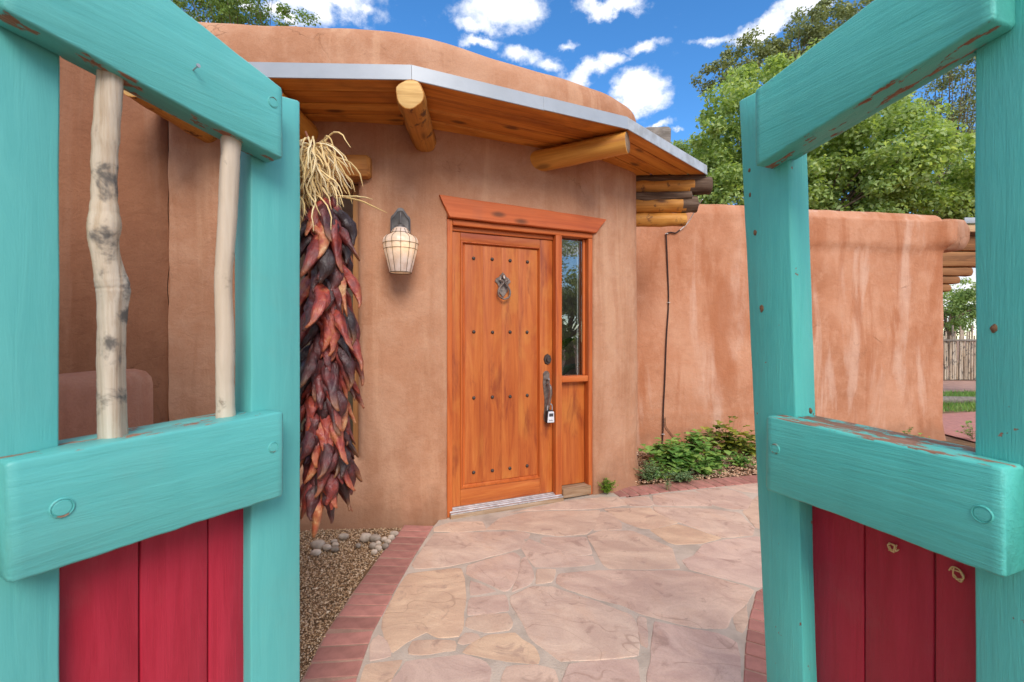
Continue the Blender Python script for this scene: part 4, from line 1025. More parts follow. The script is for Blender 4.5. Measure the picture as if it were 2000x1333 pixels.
o = from_bm('low_wall', bm, ST_LOW, None, smooth=50); tag(o, 'low rounded adobe wall seen through the left gate behind the sticks', 'wall')
# unseen courtyard walls added by the gates; the left one shades the house wall
for (x0, x1, hgt, lab) in ((-4.4, -.94, 3.4, 'tall unseen adobe wall added by the left gate to shade the house'), (1.22, 4.0, 1.05, 'lower unseen adobe courtyard wall added by the right gate')):
    bm = bmesh.new(); beam(bm, (x0, .52, hgt / 2 - .02), (x1, .52, hgt / 2 - .02), hgt, .36, side=(0, 0, 1), r=.12, n=24, jit=.015, seed=x0)
    o = from_bm('unseen_courtyard_wall', bm, ST_HOUSE, None); tag(o, lab, 'wall')
# cracks
def crack(pts, r_, name='crack', parent=None, mat=M_CRACK):
    bm = bmesh.new(); ps = smooth_pts(pts, 6)
    ps = [Vector(p) + Vector((random.uniform(-1, 1), 0, random.uniform(-1, 1))) * .004 for p in ps]
    tube(bm, ps, [r_ * random.uniform(.4, 1.2) for _ in ps], 4); return from_bm(name, bm, mat, parent)

# ================================================================== THE BACK GARDEN WALL
gp = Path(fillet_path([(1.19, 5.12), (5.42, 5.765), (5.60, 6.5)], [.06]))
def gx_(s, z):
    v = 0
    e = 2.36 + .05 * mnoise.noise(Vector((s * .8, 0, 0))) + .02 * mnoise.noise(Vector((s * 4, 1, 0)))
    k = min(1, max(0, (s - 1.3) / 1.6))
    v += (.035 * k + .004) * (1 / (1 + math.exp(-(z - e) / .018)))
    v += max(0, min(1, (s - 3.9) / .45)) ** 2 * .13 * (1 / (1 + math.exp(-(z - 2.42) / .02))) * (1 if z < 2.75 else max(0, 1 - (z - 2.75) / .08))
    v += .006 * math.exp(-((z - .40 - .02 * mnoise.noise(Vector((s * 2, 3, 0)))) / .02) ** 2) * (1 if s < 2.3 else 0)
    v += .03 * max(0, 1 - z / .25) ** 2
    return v
ARC2 = [(0, 2.70)] + [(.13 - .13 * math.cos(R(a)), 2.70 + .13 * math.sin(R(a))) for a in range(12, 91, 13)] + [(.34, 2.84), (.42, 2.76), (.44, 2.0)]
gw = wall_sheet('garden_wall', gp, -0.04, ARC2, [], ST_GARDEN, None, extra=gx_, amp=.014, step=.04)
tag(gw, 'long reddish adobe garden wall with pale runoff streaks behind the right gate', 'wall')
# lumpy shoulder of mud plaster at the wall's far end
bm = bmesh.new(); bmesh.ops.create_icosphere(bm, subdivisions=4, radius=1)
for v in bm.verts:
    c = v.co.copy(); k = Vector([math.copysign(abs(t) ** .55, t) for t in c])
    v.co = Vector((k.x * .20, k.y * .20, k.z * .20)) * (1 + .10 * mnoise.noise(c * 1.7)); 
from_bm('plaster_shoulder', bm, ST_GARDEN, gw, Matrix.Translation((5.52, 5.90, 2.56)))

# cable on the wall, spigot, dead vine
gn = Vector((gp.at(1.0)[1].x, gp.at(1.0)[1].y, 0))
def onw(px, py, off=.02):
    q = (px - 1000) / 900; Y = (5.12 - .1525 * 1.19) / (1 - .1525 * q); return Vector((q * Y, Y, 1.30 - (py - 655) / 900 * Y)) + gn * off
cb = empty('wall_cable', onw(1300, 880)); tag(cb, 'thin dark cable running down the garden wall from the corner logs', 'cable')
def wtube(name, pts, r_, mat, parent, k=5):
    bm = bmesh.new(); tube(bm, [Vector(p) - Vector(parent.location) for p in smooth_pts(pts, k)], r_, 6); return from_bm(name, bm, mat, parent)
wtube('dark_cable', [onw(1326, 450), onw(1318, 456), onw(1308, 455), onw(1300, 458), onw(1300, 470), onw(1302, 520), onw(1304, 590), onw(1300, 660), onw(1297, 740), onw(1294, 800), onw(1293, 850), onw(1289, 888)], .0075, M_CABLE, cb)
wtube('white_cable', [onw(1343, 405, .3), onw(1343, 420, .15), onw(1338, 438, .06), onw(1326, 451, .025)], .006, M_CABLEW, cb)
for (a, b_) in ((1300, 458), (1304, 592), (1293, 848)):
    bm = bmesh.new(); p = onw(a, b_, .022) - Vector(cb.location); tube(bm, [p - Vector((.014, 0, 0)), p + Vector((0, -.008, .004)), p + Vector((.014, 0, 0))], .005, 6); from_bm('cable_clip', bm, M_CABLEW, cb)
spg = empty('wall_spigot', onw(1272, 882, 0)); tag(spg, 'small metal hose spigot at the foot of the garden wall', 'tap')
bm = bmesh.new(); tube(bm, [(0, 0, 0), (0, -.05, 0), (0, -.09, -.01), (.01, -.11, -.06)], [.018, .016, .016, .013], 10); from_bm('spout', bm, M_IRON, spg)
bm = bmesh.new(); tube(bm, [(0, -.06, .0), (0, -.06, .045)], .006, 8); bmesh.ops.create_cone(bm, cap_ends=True, segments=14, radius1=.03, radius2=.03, depth=.01, matrix=Matrix.Translation((0, -.06, .05))); from_bm('tap_wheel', bm, M_STEELW, spg)
dv = empty('dead_vine', onw(1325, 873)); tag(dv, 'bare brown vine stem leaning on the garden wall beside the cable', 'plant')
wtube('stem', [onw(1298, 815), onw(1299, 832), onw(1306, 842), onw(1314, 853), onw(1320, 862), onw(1328, 874), onw(1334, 885, .06)], .0055, plain('dead_stem', (.34, .17, .09), .8), dv)

# ================================================================== WALL LAMP
u_l = 3.46 * (-.2222) / (.917 + .3982 * .2222)
lp = HP.at(HP.find(-.745)); lang = math.atan2(lp[1].x, -lp[1].y)
lpos = lp[0]
lamp = empty('wall_lamp', (-.757, 3.128, 1.93), R(14)); tag(lamp, 'pewter wall lamp with a fluted frosted glass shade left of the door', 'lamp')
bm = bmesh.new()
pl = [(.066, -.06), (.066, .155), (.060, .172), (.048, .182), (.032, .205), (.018, .226), (0, .232)]; pl = [(0.0, -.062)] + pl + [(-x, z) for x, z in pl[-2::-1]]
for (ya, yb, s0, s1) in ((0.02, -.014, 1.0, 1.0), (-.014, -.020, 1.0, .88), (-.020, -.014, .88, .80)):
    A = [bm.verts.new((x * s0, ya, .06 + (z - .06) * s0)) for x, z in pl]; B = [bm.verts.new((x * s1, yb, .06 + (z - .06) * s1)) for x, z in pl]
    for i in range(len(pl)): bm.faces.new((A[i], A[(i + 1) % len(pl)], B[(i + 1) % len(pl)], B[i]))
bm.faces.new(B)
from_bm('back_plate', bm, M_LAMPMETAL, lamp)
bm = bmesh.new(); ps = smooth_pts([(0, -.014, .10), (0, -.04, .15), (0, -.085, .175), (0, -.115, .15), (0, -.115, .10)], 5); tube(bm, ps, .008, 8)
tube(bm, [(0, -.115, .10), (0, -.115, .125), (0, -.115, .145), (0, -.115, .162), (0, -.115, .178)], [.004, .008, .009, .007, .002], 10)
from_bm('arm', bm, M_LAMPMETAL, lamp)
LC = (0, -.115, 0)
bm = bmesh.new(); lathe(bm, [(.002, .098), (.022, .092), (.033, .078), (.036, .066), (.002, .064)], 24, LC); from_bm('cap', bm, M_LAMPMETAL, lamp)
SH = [(.034, .072), (.046, .062), (.056, .046), (.060, .034), (.070, .026), (.090, .016), (.105, 0.0), (.110, -.018), (.109, -.035), (.106, -.058), (.100, -.09), (.090, -.13), (.078, -.18), (.068, -.222)]
m, nt, b, co, out = newmat('lamp_glass')
setc(nt, b, mixc(nt, mapr(nt, noi(nt, co, 22, 4), .35, .7), (.62, .50, .44), (.80, .72, .68)), .3, .5)
tl = nt.nodes.new('ShaderNodeBsdfTranslucent'); tl.inputs[0].default_value = (.85, .74, .62, 1)
mx = nt.nodes.new('ShaderNodeMixShader'); mx.inputs[0].default_value = .35
lk(nt, b.outputs[0], mx.inputs[1]); lk(nt, tl.outputs[0], mx.inputs[2]); lk(nt, mx.outputs[0], out.inputs[0]); M_LAMPGLASS = m
bm = bmesh.new(); lathe(bm, SH, 72, LC, .045, 12); from_bm('lamp_shade', bm, M_LAMPGLASS, lamp, smooth=70)
bm = bmesh.new()
for k in range(12):
    a = 2 * math.pi * (k + .0) / 12; tube(bm, [(LC[0] + math.cos(a) * (r_ + .0015), LC[1] + math.sin(a) * (r_ + .0015), z) for r_, z in SH[1:]], .0017, 5)
for z, r_ in ((-.035, .1145), (-.072, .108), (-.222, .070), (.036, .062)):
    tube(bm, [(LC[0] + math.cos(a) * r_, LC[1] + math.sin(a) * r_, z) for a in [2 * math.pi * k / 36 for k in range(37)]], .0019 if z > -.2 else .003, 5)
from_bm('wire_cage', bm, plain('dark_wire', (.16, .11, .07), .5, .4, .4), lamp)
bm = bmesh.new(); bmesh.ops.create_icosphere(bm, subdivisions=2, radius=.026)
m, nt, b, co, out = newmat('bulb_glow'); nt.nodes.remove(b); em = nd(nt, 'ShaderNodeEmission', i_Strength=7.0); em.inputs[0].default_value = (1, .72, .38, 1); lk(nt, em.outputs[0], out.inputs[0])
o = from_bm('bulb', bm, m, lamp); o.location = (.012, -.16, -.055)

# ================================================================== LOCK BOX
lbx = empty('lock_box'); lbx.matrix_local = DM @ Matrix.Translation((.326, yd - .052, .615)) @ Matrix.Rotation(R(2), 4, 'Y')
tag(lbx, 'small grey and black combination lock box hanging from the door handle', 'lock box')
bm = bmesh.new(); beam(bm, (0, .006, -.002), (0, .006, .098), .072, .036, side=(1, 0, 0), r=.010, n=4, jit=0, w1=.058); from_bm('body', bm, M_BLACK, lbx)
bm = bmesh.new(); beam(bm, (.001, -.014, .004), (.001, -.014, .090), .060, .008, side=(1, 0, 0), r=.003, n=3, jit=0, w1=.048); from_bm('front_cover', bm, M_WHITE, lbx)
bm = bmesh.new(); beam(bm, (0.001, -.0185, .052), (0.001, -.0185, .076), .036, .004, side=(1, 0, 0), r=.0015, n=2, jit=0); from_bm('shutter', bm, plain('dark_grey', (.06, .06, .065), .5), lbx)
bm = bmesh.new(); tube(bm, smooth_pts([(-.020, .008, .09), (-.021, .008, .12), (-.014, .006, .140), (0, .004, .147), (.014, .006, .140), (.021, .008, .12), (.020, .008, .09)], 4), .0045, 8); from_bm('shackle', bm, M_STEEL, lbx)
# small printed word on the cover (too small to read in the photograph)
bm = bmesh.new()
for k in range(6):
    x = -.016 + k * .0058; box(bm, x, x + .0032, -.0192, -.0186, .018 + (k % 2) * .0008, .0255 + (.002 if k in (0, 3) else 0))
from_bm('lettering', bm, M_BLACK, lbx, smooth=0)

# ================================================================== THE GATES
def gate(name, origin, ddir, g, label, mx, mz, red, pr):
    root = empty(name, (origin[0], origin[1], 0), math.atan2(ddir[1], ddir[0])); tag(root, label, 'gate', 'pair of turquoise and red gates')
    return root
def hexa(bm, c8, r=.0045, n=8, jit=.0016, seed=0):
    """uneven timber with given 4 corners at each end: c8[0:4], c8[4:8] (x,y,z), rounded edges"""
    A = [Vector(p) for p in c8[:4]]; B = [Vector(p) for p in c8[4:]]
    L = ((B[0] - A[0]).length + (B[2] - A[2]).length) / 2; rings = []
    ts = [0, r / L] + [i / n for i in range(1, n)] + [1 - r / L, 1]
    for k, t in enumerate(ts):
        Q = [a.lerp(b_, t) for a, b_ in zip(A, B)]; cen = sum(Q, Vector()) / 4; ins = r * .9 if k in (0, len(ts) - 1) else 0
        ring = []
        for i in range(4):
            p, pv, nx = Q[i], Q[i - 1], Q[(i + 1) % 4]; d0 = (pv - p).normalized(); d1 = (nx - p).normalized()
            if ins: p = p + (d0 + d1) * ins * .8
            for w0, w1 in ((1, 0), (.30, .30), (0, 1)):
                q = p + d0 * r * w0 + d1 * r * w1
                wv = Vector((mnoise.noise(q * 5 + Vector((seed, 0, 0))), mnoise.noise(q * 5 + Vector((0, seed, 9))), mnoise.noise(q * 5 + Vector((4, 0, seed))))) * jit
                w2 = Vector((mnoise.noise(q * 26 + Vector((seed, 2, 0))), mnoise.noise(q * 26 + Vector((0, seed, 5))), mnoise.noise(q * 26 + Vector((8, 0, seed))))) * jit * .45
                ring.append(bm.verts.new(q + wv + w2))
        rings.append(ring)
    for a, b_ in zip(rings, rings[1:]):
        for i in range(12): bm.faces.new((a[i], a[(i + 1) % 12], b_[(i + 1) % 12], b_[i]))
    bm.faces.new(rings[0][::-1]); bm.faces.new(rings[-1])
def plug(parent, x, y, z, r_, mat, g):
    bm = bmesh.new(); lathe(bm, [(.0001, .0018), (r_ * .80, .0016), (r_ * .92, -.0005), (r_, .0022), (r_ * 1.1, .0008), (r_ * 1.14, -.003)], 22)
    return from_bm('bolt_plug', bm, mat, parent, Matrix.Translation((x, y, z)) @ Matrix.Rotation(R(90) * g, 4, 'X'))

# ---- left gate: local x along the leaf, y away from the viewer
LG = empty('wooden_gate', (-.853, .783, 0), math.atan2(.874, .486))
tag(LG, 'left turquoise gate with two driftwood spindles above dark red boards', 'gate', 'pair of turquoise and red gates')
def zt(s): return 2.095 - .26 * s          # top edge of top rail
def zb(s): return 1.853 - .175 * s
y0, y1 = .070, .146
bm = bmesh.new(); hexa(bm, [(-.075, y0, .06), (.084, y0, .06), (.084, y1, .06), (-.075, y1, .06), (-.075, y0, 2.16), (.084, y0, 2.13), (.084, y1, 2.13), (-.075, y1, 2.16)], seed=1, n=20); from_bm('stile', bm, P_TEAL_Z, LG, smooth=55)
bm = bmesh.new(); hexa(bm, [(.460, y0, .06), (.608, y0, .06), (.608, y1, .06), (.460, y1, .06), (.460, y0, 1.955), (.608, y0, 1.985), (.608, y1, 1.985), (.460, y1, 1.955)], seed=2, n=20); from_bm('stile', bm, P_TEAL_Z, LG, smooth=55)
def rail(parent, x0, x1, z00, z01, z10, z11, g, mat, seed, ya=0.0, yb=.069, bx=(.086, .458), full=.150):
    """front board lapped over the stiles, with a deeper middle between them"""
    bm = bmesh.new(); hexa(bm, [(x0, g * ya, z00), (x0, g * yb, z00), (x0, g * yb, z01), (x0, g * ya, z01), (x1, g * ya, z10), (x1, g * yb, z10), (x1, g * yb, z11), (x1, g * ya, z11)], r=.006, seed=seed, n=26, jit=.0038)
    def zz(x): t = (x - x0) / (x1 - x0); return z00 + (z10 - z00) * t, z01 + (z11 - z01) * t
    a, b_ = zz(bx[0]), zz(bx[1])
    hexa(bm, [(bx[0], g * (yb + .0005), a[0] + .003), (bx[0], g * full, a[0] + .003), (bx[0], g * full, a[1] - .002), (bx[0], g * (yb + .0005), a[1] - .002),
              (bx[1], g * (yb + .0005), b_[0] + .003), (bx[1], g * full, b_[0] + .003), (bx[1], g * full, b_[1] - .002), (bx[1], g * (yb + .0005), b_[1] - .002)], r=.003, seed=seed + 5, n=8, jit=.001)
    return from_bm('rail', bm, mat, parent, smooth=55)
rail(LG, -.008, .503, zb(.012), zt(.012), zb(.503), zt(.503) - .01, 1, P_TEAL_X, 3, full=.074)
rail(LG, -.004, .505, .874, 1.083, .874, 1.098, 1, P_TEAL_X, 11)
rail(LG, .012, .50, .10, .24, .10, .24, 1, P_TEAL_X, 17)
for (a, b_, sd) in ((.080, .2259, 1), (.2289, .3708, 2), (.3738, .466, 3)):
    bm = bmesh.new(); hexa(bm, [(a, .105, .12), (b_, .105, .12), (b_, .125, .12), (a, .125, .12), (a, .105, .90), (b_, .105, .90), (b_, .125, .90), (a, .125, .90)], r=.0035, seed=sd + 30, n=12, jit=.0012); from_bm('board', bm, P_RED, LG, smooth=55)
for (x, z, r_) in ((.066, .985, .0165), (.476, 1.008, .013), (.475, 1.905, .013), (.06, 1.93, .016)): plug(LG, x, -.0006, z, r_, P_TEAL_X, 1)
bm = bmesh.new(); tube(bm, [(0, .004, 0), (.0, -.022, .004)], .0016, 6); tube(bm, [(0, -.021, .004), (0, -.0235, .0043)], .0045, 10)
o = from_bm('nail', bm, M_STEEL, LG); o.location = (.285, 0, 1.893)
def stick(parent, pts, ypos, mat, lab, seed):
    bm = bmesh.new(); ps = smooth_pts(pts, 6); P_ = [(p[0], ypos - .028 * max(0, min(1, (p[1] - 1.1) / .7)) + .004 * mnoise.noise(Vector((p[1] * 6, seed, 0))), p[1]) for p in ps]; rr = [p[2] for p in ps]
    rr = [q * (1 + .07 * mnoise.noise(Vector((i * .45, seed, 3)))) for i, q in enumerate(rr)]
    tube(bm, P_, rr, 20, True, .22, seed); o = from_bm('spindle', bm, mat, parent, smooth=60); o['label'] = lab; return o
# s position from photo x at the stick plane
def sL(px, off=.07):
    q = (px - 1000) / 900; ax, ay = -.853 - .874 * off, .783 + .486 * off; return (q * ay - ax) / (.486 - .874 * q)
def zL(px, py, off=.07):
    s = sL(px, off); Y = .783 + .486 * off + .874 * s; return s, 1.3 + (655 - py) / 900 * Y, Y
def spts(lst):
    out = []
    for px, py, hwid in lst:
        s, z, Y = zL(px, py); k = Y / 900 / math.hypot(1, (px - 1000) / 900) * .92; out.append((s, z, hwid * k))
    return out
stick(LG, spts([(204, 95, 27), (204, 150, 29), (200, 210, 29), (196, 290, 30), (196, 360, 29), (197, 410, 31), (198, 440, 36), (196, 470, 33), (203, 510, 31), (211, 545, 36), (216, 566, 37), (216, 590, 34), (215, 640, 31), (215, 700, 31), (217, 760, 31), (219, 810, 32), (222, 858, 33)]), .07, W_STICK, 'thick crooked grey driftwood spindle', 3.1)
stick(LG, spts([(440, 225, 19), (438, 265, 21), (437, 330, 20), (436, 400, 20), (433, 480, 19), (431, 540, 18), (433, 600, 18), (436, 660, 19), (438, 730, 19), (440, 780, 19), (441, 818, 20)]), .07, W_STICK2, 'slim straight pale driftwood spindle', 8.2)

# ---- right gate
RG = empty('wooden_gate', (.966, .9, 0), math.atan2(.932, -.3625))
tag(RG, 'right turquoise gate with chipped paint and empty opening above dark red boards', 'gate', 'pair of turquoise and red gates')
g = -1
o1, o2 = .080, .168
bm = bmesh.new(); hexa(bm, [(-.09, g * o1, .06), (.0836, g * o1, .06), (.0836, g * o2, .06), (-.09, g * o2, .06), (-.09, g * o1, 2.3), (.0836, g * o1, 2.3), (.0836, g * o2, 2.3), (-.09, g * o2, 2.3)], seed=21, n=20); from_bm('stile', bm, P_TEALR_Z, RG, smooth=55)
bm = bmesh.new()
hexa(bm, [(.468, g * o1, .06), (.595, g * o1, .06), (.595, g * o2, .06), (.468, g * o2, .06), (.533, g * o1, 2.10), (.711, g * o1, 2.11), (.711, g * o2, 2.11), (.533, g * o2, 2.10)], seed=22, n=24)
from_bm('stile', bm, P_TEALR_Z, RG, smooth=55)
rail(RG, .018, .578, 1.930, 2.150, 1.826, 2.064, -1, P_TEALR_X2, 23, yb=.079, bx=(.086, .522), full=.105)
rail(RG, .004, .537, .822, 1.038, .8326, 1.056, -1, P_TEALR_X, 24, yb=.079, bx=(.086, .498), full=.16)
rail(RG, .004, .515, .08, .17, .08, .17, -1, P_TEALR_X, 27, yb=.079, bx=(.086, .467), full=.16)
for (a, b_, sd) in ((.080, .1808, 1), (.1838, .3394, 2), (.3424, .490, 3)):
    bm = bmesh.new(); hexa(bm, [(a, g * .135, .12), (b_, g * .135, .12), (b_, g * .153, .12), (a, g * .153, .12), (a, g * .135, .86), (b_, g * .135, .86), (b_, g * .153, .86), (a, g * .153, .86)], r=.0035, seed=sd + 40, n=12, jit=.0012); from_bm('board', bm, P_RED2, RG, smooth=55)
for (x, z, r_) in ((.036, .937, .016), (.505, .962, .014)): plug(RG, x, .0006, z, r_, P_TEALR_X, -1)
# scraps of frayed twine left on the right gate
for (px, py, sc, sd) in ((1745, 1068, .013, 1), (1872, 1122, .017, 5)):
    q = (px - 1000) / 900; ax, ay = .966 + .932 * .131, .9 + .3625 * .131; s = (ax - ay * q) / (.3625 + .932 * q); Y = ay + .932 * s
    bm = bmesh.new(); random.seed(sd)
    for k in range(4):
        pp = [(math.cos(t * 1.1 + k) * sc * (.9 - t * .12) + random.uniform(-.004, .004), .004 * t * .3, math.sin(t * 1.1 + k) * sc * .7 + random.uniform(-.004, .004)) for t in range(5)]
        tube(bm, smooth_pts(pp, 4), .0016, 5)
    o = from_bm('twine', bm, M_STRAW, RG); o.location = (s, g * .128, 1.3 - (py - 655) / 900 * Y)
random.seed(11)
# dried mud dabs stuck to the right gate
for (px, py, w_) in ((1475, 455, 5), (1465, 381, 4), (1488, 603, 7), (1464, 333, 4), (1583, 803, 5), (1510, 905, 3), (1941, 642, 8)):
    q = (px - 1000) / 900; ax, ay = .966 + .932 * o1, .9 + .3625 * o1; s = (ax - ay * q) / (.3625 + .932 * q); Y = ay + .932 * s
    bm = bmesh.new(); bmesh.ops.create_icosphere(bm, subdivisions=2, radius=1)
    for v in bm.verts: v.co = Vector((v.co.x * .9, v.co.y * .5, v.co.z * 1.5)) * (w_ * .75 / 900 * Y) * (1 + .5 * mnoise.noise(v.co * 2 + Vector((px, 0, 0))))
    o = from_bm('mud_dab', bm, plain('mud', (.24, .13, .07), .9, var=.4, sc=60, bstr=.8, bsc=300), RG); o.location = (s, -o1, 1.3 - (py - 655) / 900 * Y)

# ================================================================== THE CHILLI RISTRA
RX, RY = -.604, 1.50
ris = empty('chilli_ristra', (RX, RY, 1.92)); tag(ris, 'long string of dried red chillies tied with raffia hanging at the left gate edge', 'ristra')
m, nt, b, co, out = newmat('dried_chilli')
oi = nt.nodes.new('ShaderNodeObjectInfo')
f = mth(nt, 'ADD', mth(nt, 'MULTIPLY_ADD', oi.outputs['Random'], .86, -.04), mth(nt, 'MULTIPLY', mth(nt, 'SUBTRACT', noi(nt, co, 26, 5, .65), .5), 1.1))
c = ramp(nt, f, [(.0, (.030, .013, .013)), (.26, (.085, .018, .018)), (.46, (.19, .028, .024)), (.64, (.34, .048, .028)), (.80, (.48, .16, .065)), (.95, (.66, .40, .20))])
sxn = nt.nodes.new('ShaderNodeSeparateXYZ'); lk(nt, co, sxn.inputs[0])
c = mixc(nt, mth(nt, 'MULTIPLY', mapr(nt, sxn.outputs[2], -.16, -.10, 1, 0), .45), c, (.48, .20, .07))
wr = noi(nt, mapping(nt, co, (1, 1, .4)), 60, 5, .65, 1.6)
setc(nt, b, c, mapr(nt, noi(nt, co, 30, 3), .3, .7, .28, .52), .6, nrm=bump(nt, wr, .8, .008)); M_CHILI = m
chil = []
for k in range(9):
    bm = bmesh.new(); L = random.uniform(.115, .165); w_ = random.uniform(.020, .028); bend = random.uniform(-.035, .035); flat = random.uniform(.55, .8); n = 18; sides = 18; rings = []
    for i in range(n + 1):
        t = i / n; r_ = w_ * (min(1, (t + .03) / .22) ** .6) * (1 - max(0, t - .25) / .80) ** .75 * (1.0 + .10 * math.sin(t * 11 + k)) if t < 1 else .003
        r_ = max(r_, .0035); cx = bend * math.sin(t * 2.4) + .006 * mnoise.noise(Vector((k, t * 4, 2))); tw = t * random.uniform(.2, .5); ring = []
        for j in range(sides):
            a = 2 * math.pi * j / sides
            fold = 1 + .26 * mnoise.noise(Vector((math.cos(a) * 1.8 + k * 3, math.sin(a) * 1.8, t * 2.6))) + .16 * mnoise.noise(Vector((math.cos(a) * 3.6 + k * 3, math.sin(a) * 3.6, t * 5))) - .38 * max(0, math.cos(a - 1.2 - k + t)) ** 5 - .3 * max(0, math.cos(a + 1.9 - k - t * 2)) ** 7
            x, y = math.cos(a) * r_ * fold, math.sin(a) * r_ * fold * flat
            ring.append(bm.verts.new((cx + x * math.cos(tw) - y * math.sin(tw), x * math.sin(tw) + y * math.cos(tw), -t * L)))
        rings.append(ring)
    for a_, b_ in zip(rings, rings[1:]):
        for j in range(sides): bm.faces.new((a_[j], a_[(j + 1) % sides], b_[(j + 1) % sides], b_[j]))
    bm.faces.new(rings[0][::-1]); bm.faces.new(rings[-1])
    bmesh.ops.recalc_face_normals(bm, faces=bm.faces[:]); me = bpy.data.meshes.new('chilli'); bm.to_mesh(me); bm.free()
    for p in me.polygons: p.use_smooth = True
    me.materials.append(M_CHILI); chil.append(me)
bm = bmesh.new(); tube(bm, [(-.055, -.03, .03), (-.045, -.02, .0), (-.015, 0, -.15), (0, 0, -.5), (.004, 0, -1.12)], [.003, .004, .010, .020, .012], 8); from_bm('cord', bm, plain('twine', (.30, .12, .08), .8), ris)
NCH = 205
for i in range(NCH):
    t = i / (NCH - 1); z = -.17 - t * .92
    a = i * 2.399 + random.uniform(-.4, .4)
    tilt = random.uniform(.12, .62) * (1 - .3 * max(0, (t - .8) / .2)); r0 = random.uniform(.018, .055) * (1 - .45 * max(0, (t - .82) / .18))
    if t < .08: r0 *= .6
    d = Vector((math.cos(a) * math.sin(tilt), math.sin(a) * math.sin(tilt), -math.cos(tilt)))
    q = Vector((0, 0, -1)).rotation_difference(d) @ Quaternion((0, 0, 1), random.choice((a + math.pi / 2, a + math.pi / 2 + random.uniform(-.7, .7))))
    o = link('chilli', random.choice(chil), None, ris)
    o.matrix_local = Matrix.LocRotScale(Vector((math.cos(a) * r0, math.sin(a) * r0, z)), q, Vector((1.18, 1.18, 1)) * random.uniform(.85, 1.22))
bm = bmesh.new()
for i in range(340):
    a = random.uniform(0, 6.28); L = random.uniform(.06, .20); el0 = random.uniform(-.9, .6); 
    z0 = random.uniform(-.09, .01) if i % 2 else random.uniform(-.20, -.08)
    p = Vector((math.cos(a) * .024 - .045 - z0 * -.22, math.sin(a) * .024, z0)); d = Vector((math.cos(a) * math.cos(el0), math.sin(a) * math.cos(el0), math.sin(el0) + .25)).normalized(); ps = [p.copy()]
    for k in range(9):
        d = (d + Vector((random.uniform(-.42, .46), random.uniform(-.42, .42), random.uniform(-.66, -.04)))).normalized(); p = p + d * (L / 9); ps.append(p.copy())
    tube(bm, ps, [.0027] * 7 + [.0021, .0015, .0008], 4)
for (a, L) in ((-.1, .20), (-.35, .18)):
    p = Vector((.03, -.01, -.17)); d = Vector((math.cos(a), math.sin(a), .1)).normalized(); ps = [p.copy()]
    for k in range(9):
        d = (d + Vector((0, random.uniform(-.1, .1), random.uniform(-.22, .10)))).normalized(); p = p + d * (L / 10); ps.append(p.copy())
    tube(bm, ps, [.0025] * 7 + [.0018, .0012, .0007], 4)
o = from_bm('raffia_tassel', bm, M_STRAW, ris, smooth=60); o['kind'] = 'stuff'

# ================================================================== PLANTS
def leaf_cloud(name, centers, radii, n, size, mat, parent=None, squash=1.0, clump=0.35, nclump=60, shell=.55, droop=0.0, aspect=.62, origin=(0, 0, 0)):
    """many separate small leaves gathered into clumps inside a set of lobes"""
    C = np.array(centers, float); Rr = np.array(radii, float)
    wts = Rr ** 2 / (Rr ** 2).sum(); K = nclump
    ib = RNG.choice(len(C), K, p=wts); dirs = RNG.normal(size=(K, 3)); dirs /= np.linalg.norm(dirs, axis=1)[:, None]
    rad = RNG.uniform(shell, 1, K) ** .6
    cc = C[ib] + dirs * (Rr[ib] * rad)[:, None] * np.array([1, 1, squash])
    il = RNG.integers(0, K, n); off = RNG.normal(size=(n, 3)); off /= np.linalg.norm(off, axis=1)[:, None]
    cs = clump * RNG.uniform(.5, 1.25, K)
    P = cc[il] + off * (cs[il] * RNG.uniform(.1, 1, n) ** .5)[:, None] * np.array([1, 1, .7])
    nrm = off * .6 + RNG.normal(size=(n, 3)) * .6 + np.array([0, 0, .7]); nrm /= np.linalg.norm(nrm, axis=1)[:, None]
    t = np.cross(nrm, RNG.normal(size=(n, 3))); t /= np.linalg.norm(t, axis=1)[:, None]; bt = np.cross(nrm, t)
    s = size * RNG.uniform(.6, 1.25, n)[:, None]
    a = P - t * s * .5; b_ = P + bt * s * aspect * .5 - t * s * .08 + nrm * s * .08; c_ = P + t * s * .55; d_ = P - bt * s * aspect * .5 - t * s * .08 + nrm * s * .08
    V = np.stack([a, b_, c_, d_], 1).reshape(-1, 3) - np.array(origin)
    F = np.arange(n * 4).reshape(-1, 4)
    o = from_np(name, V, F, mat, parent); o['kind'] = 'stuff'; return o, cc
def limbs(name, base, targets, r0, mat, parent, origin, trunk_top):
    bm = bmesh.new(); base = Vector(base); tt = Vector(trunk_top); og = Vector(origin)
    tube(bm, [base - og, base.lerp(tt, .5) + Vector((.06, .03, 0)) - og, tt - og], [r0, r0 * .8, r0 * .62], 12, True, .15, 1)
    for i, t in enumerate(targets):
        t = Vector(t); m_ = tt.lerp(t, .5) + Vector((random.uniform(-.3, .3), random.uniform(-.3, .3), random.uniform(0, .35)))
        ps = smooth_pts([tt, tt.lerp(m_, .5) + Vector((0, 0, .08)), m_, t], 4); n = len(ps)
        tube(bm, [Vector(p) - og for p in ps], [r0 * .20 * (1 - .9 * k / n) for k in range(n)], 6, True)
    return from_bm(name, bm, mat, parent)
M_TRUNK = plain('tree_bark', (.17, .12, .085), .9, .1, var=.5, sc=8, bstr=1, bsc=20)
M_COTTON = island('cottonwood_leaf', [(0.1, (0.17, 0.26, 0.075)), (0.45, (0.32, 0.44, 0.145)), (0.7, (0.44, 0.55, 0.22)), (0.95, (0.62, 0.70, 0.38))], .5, .35, .5)
M_OLIVE = island('dark_leaf', [(0.1, (0.14, 0.165, 0.075)), (0.5, (0.25, 0.29, 0.125)), (0.95, (0.38, 0.42, 0.22))], .6, .3, .3)
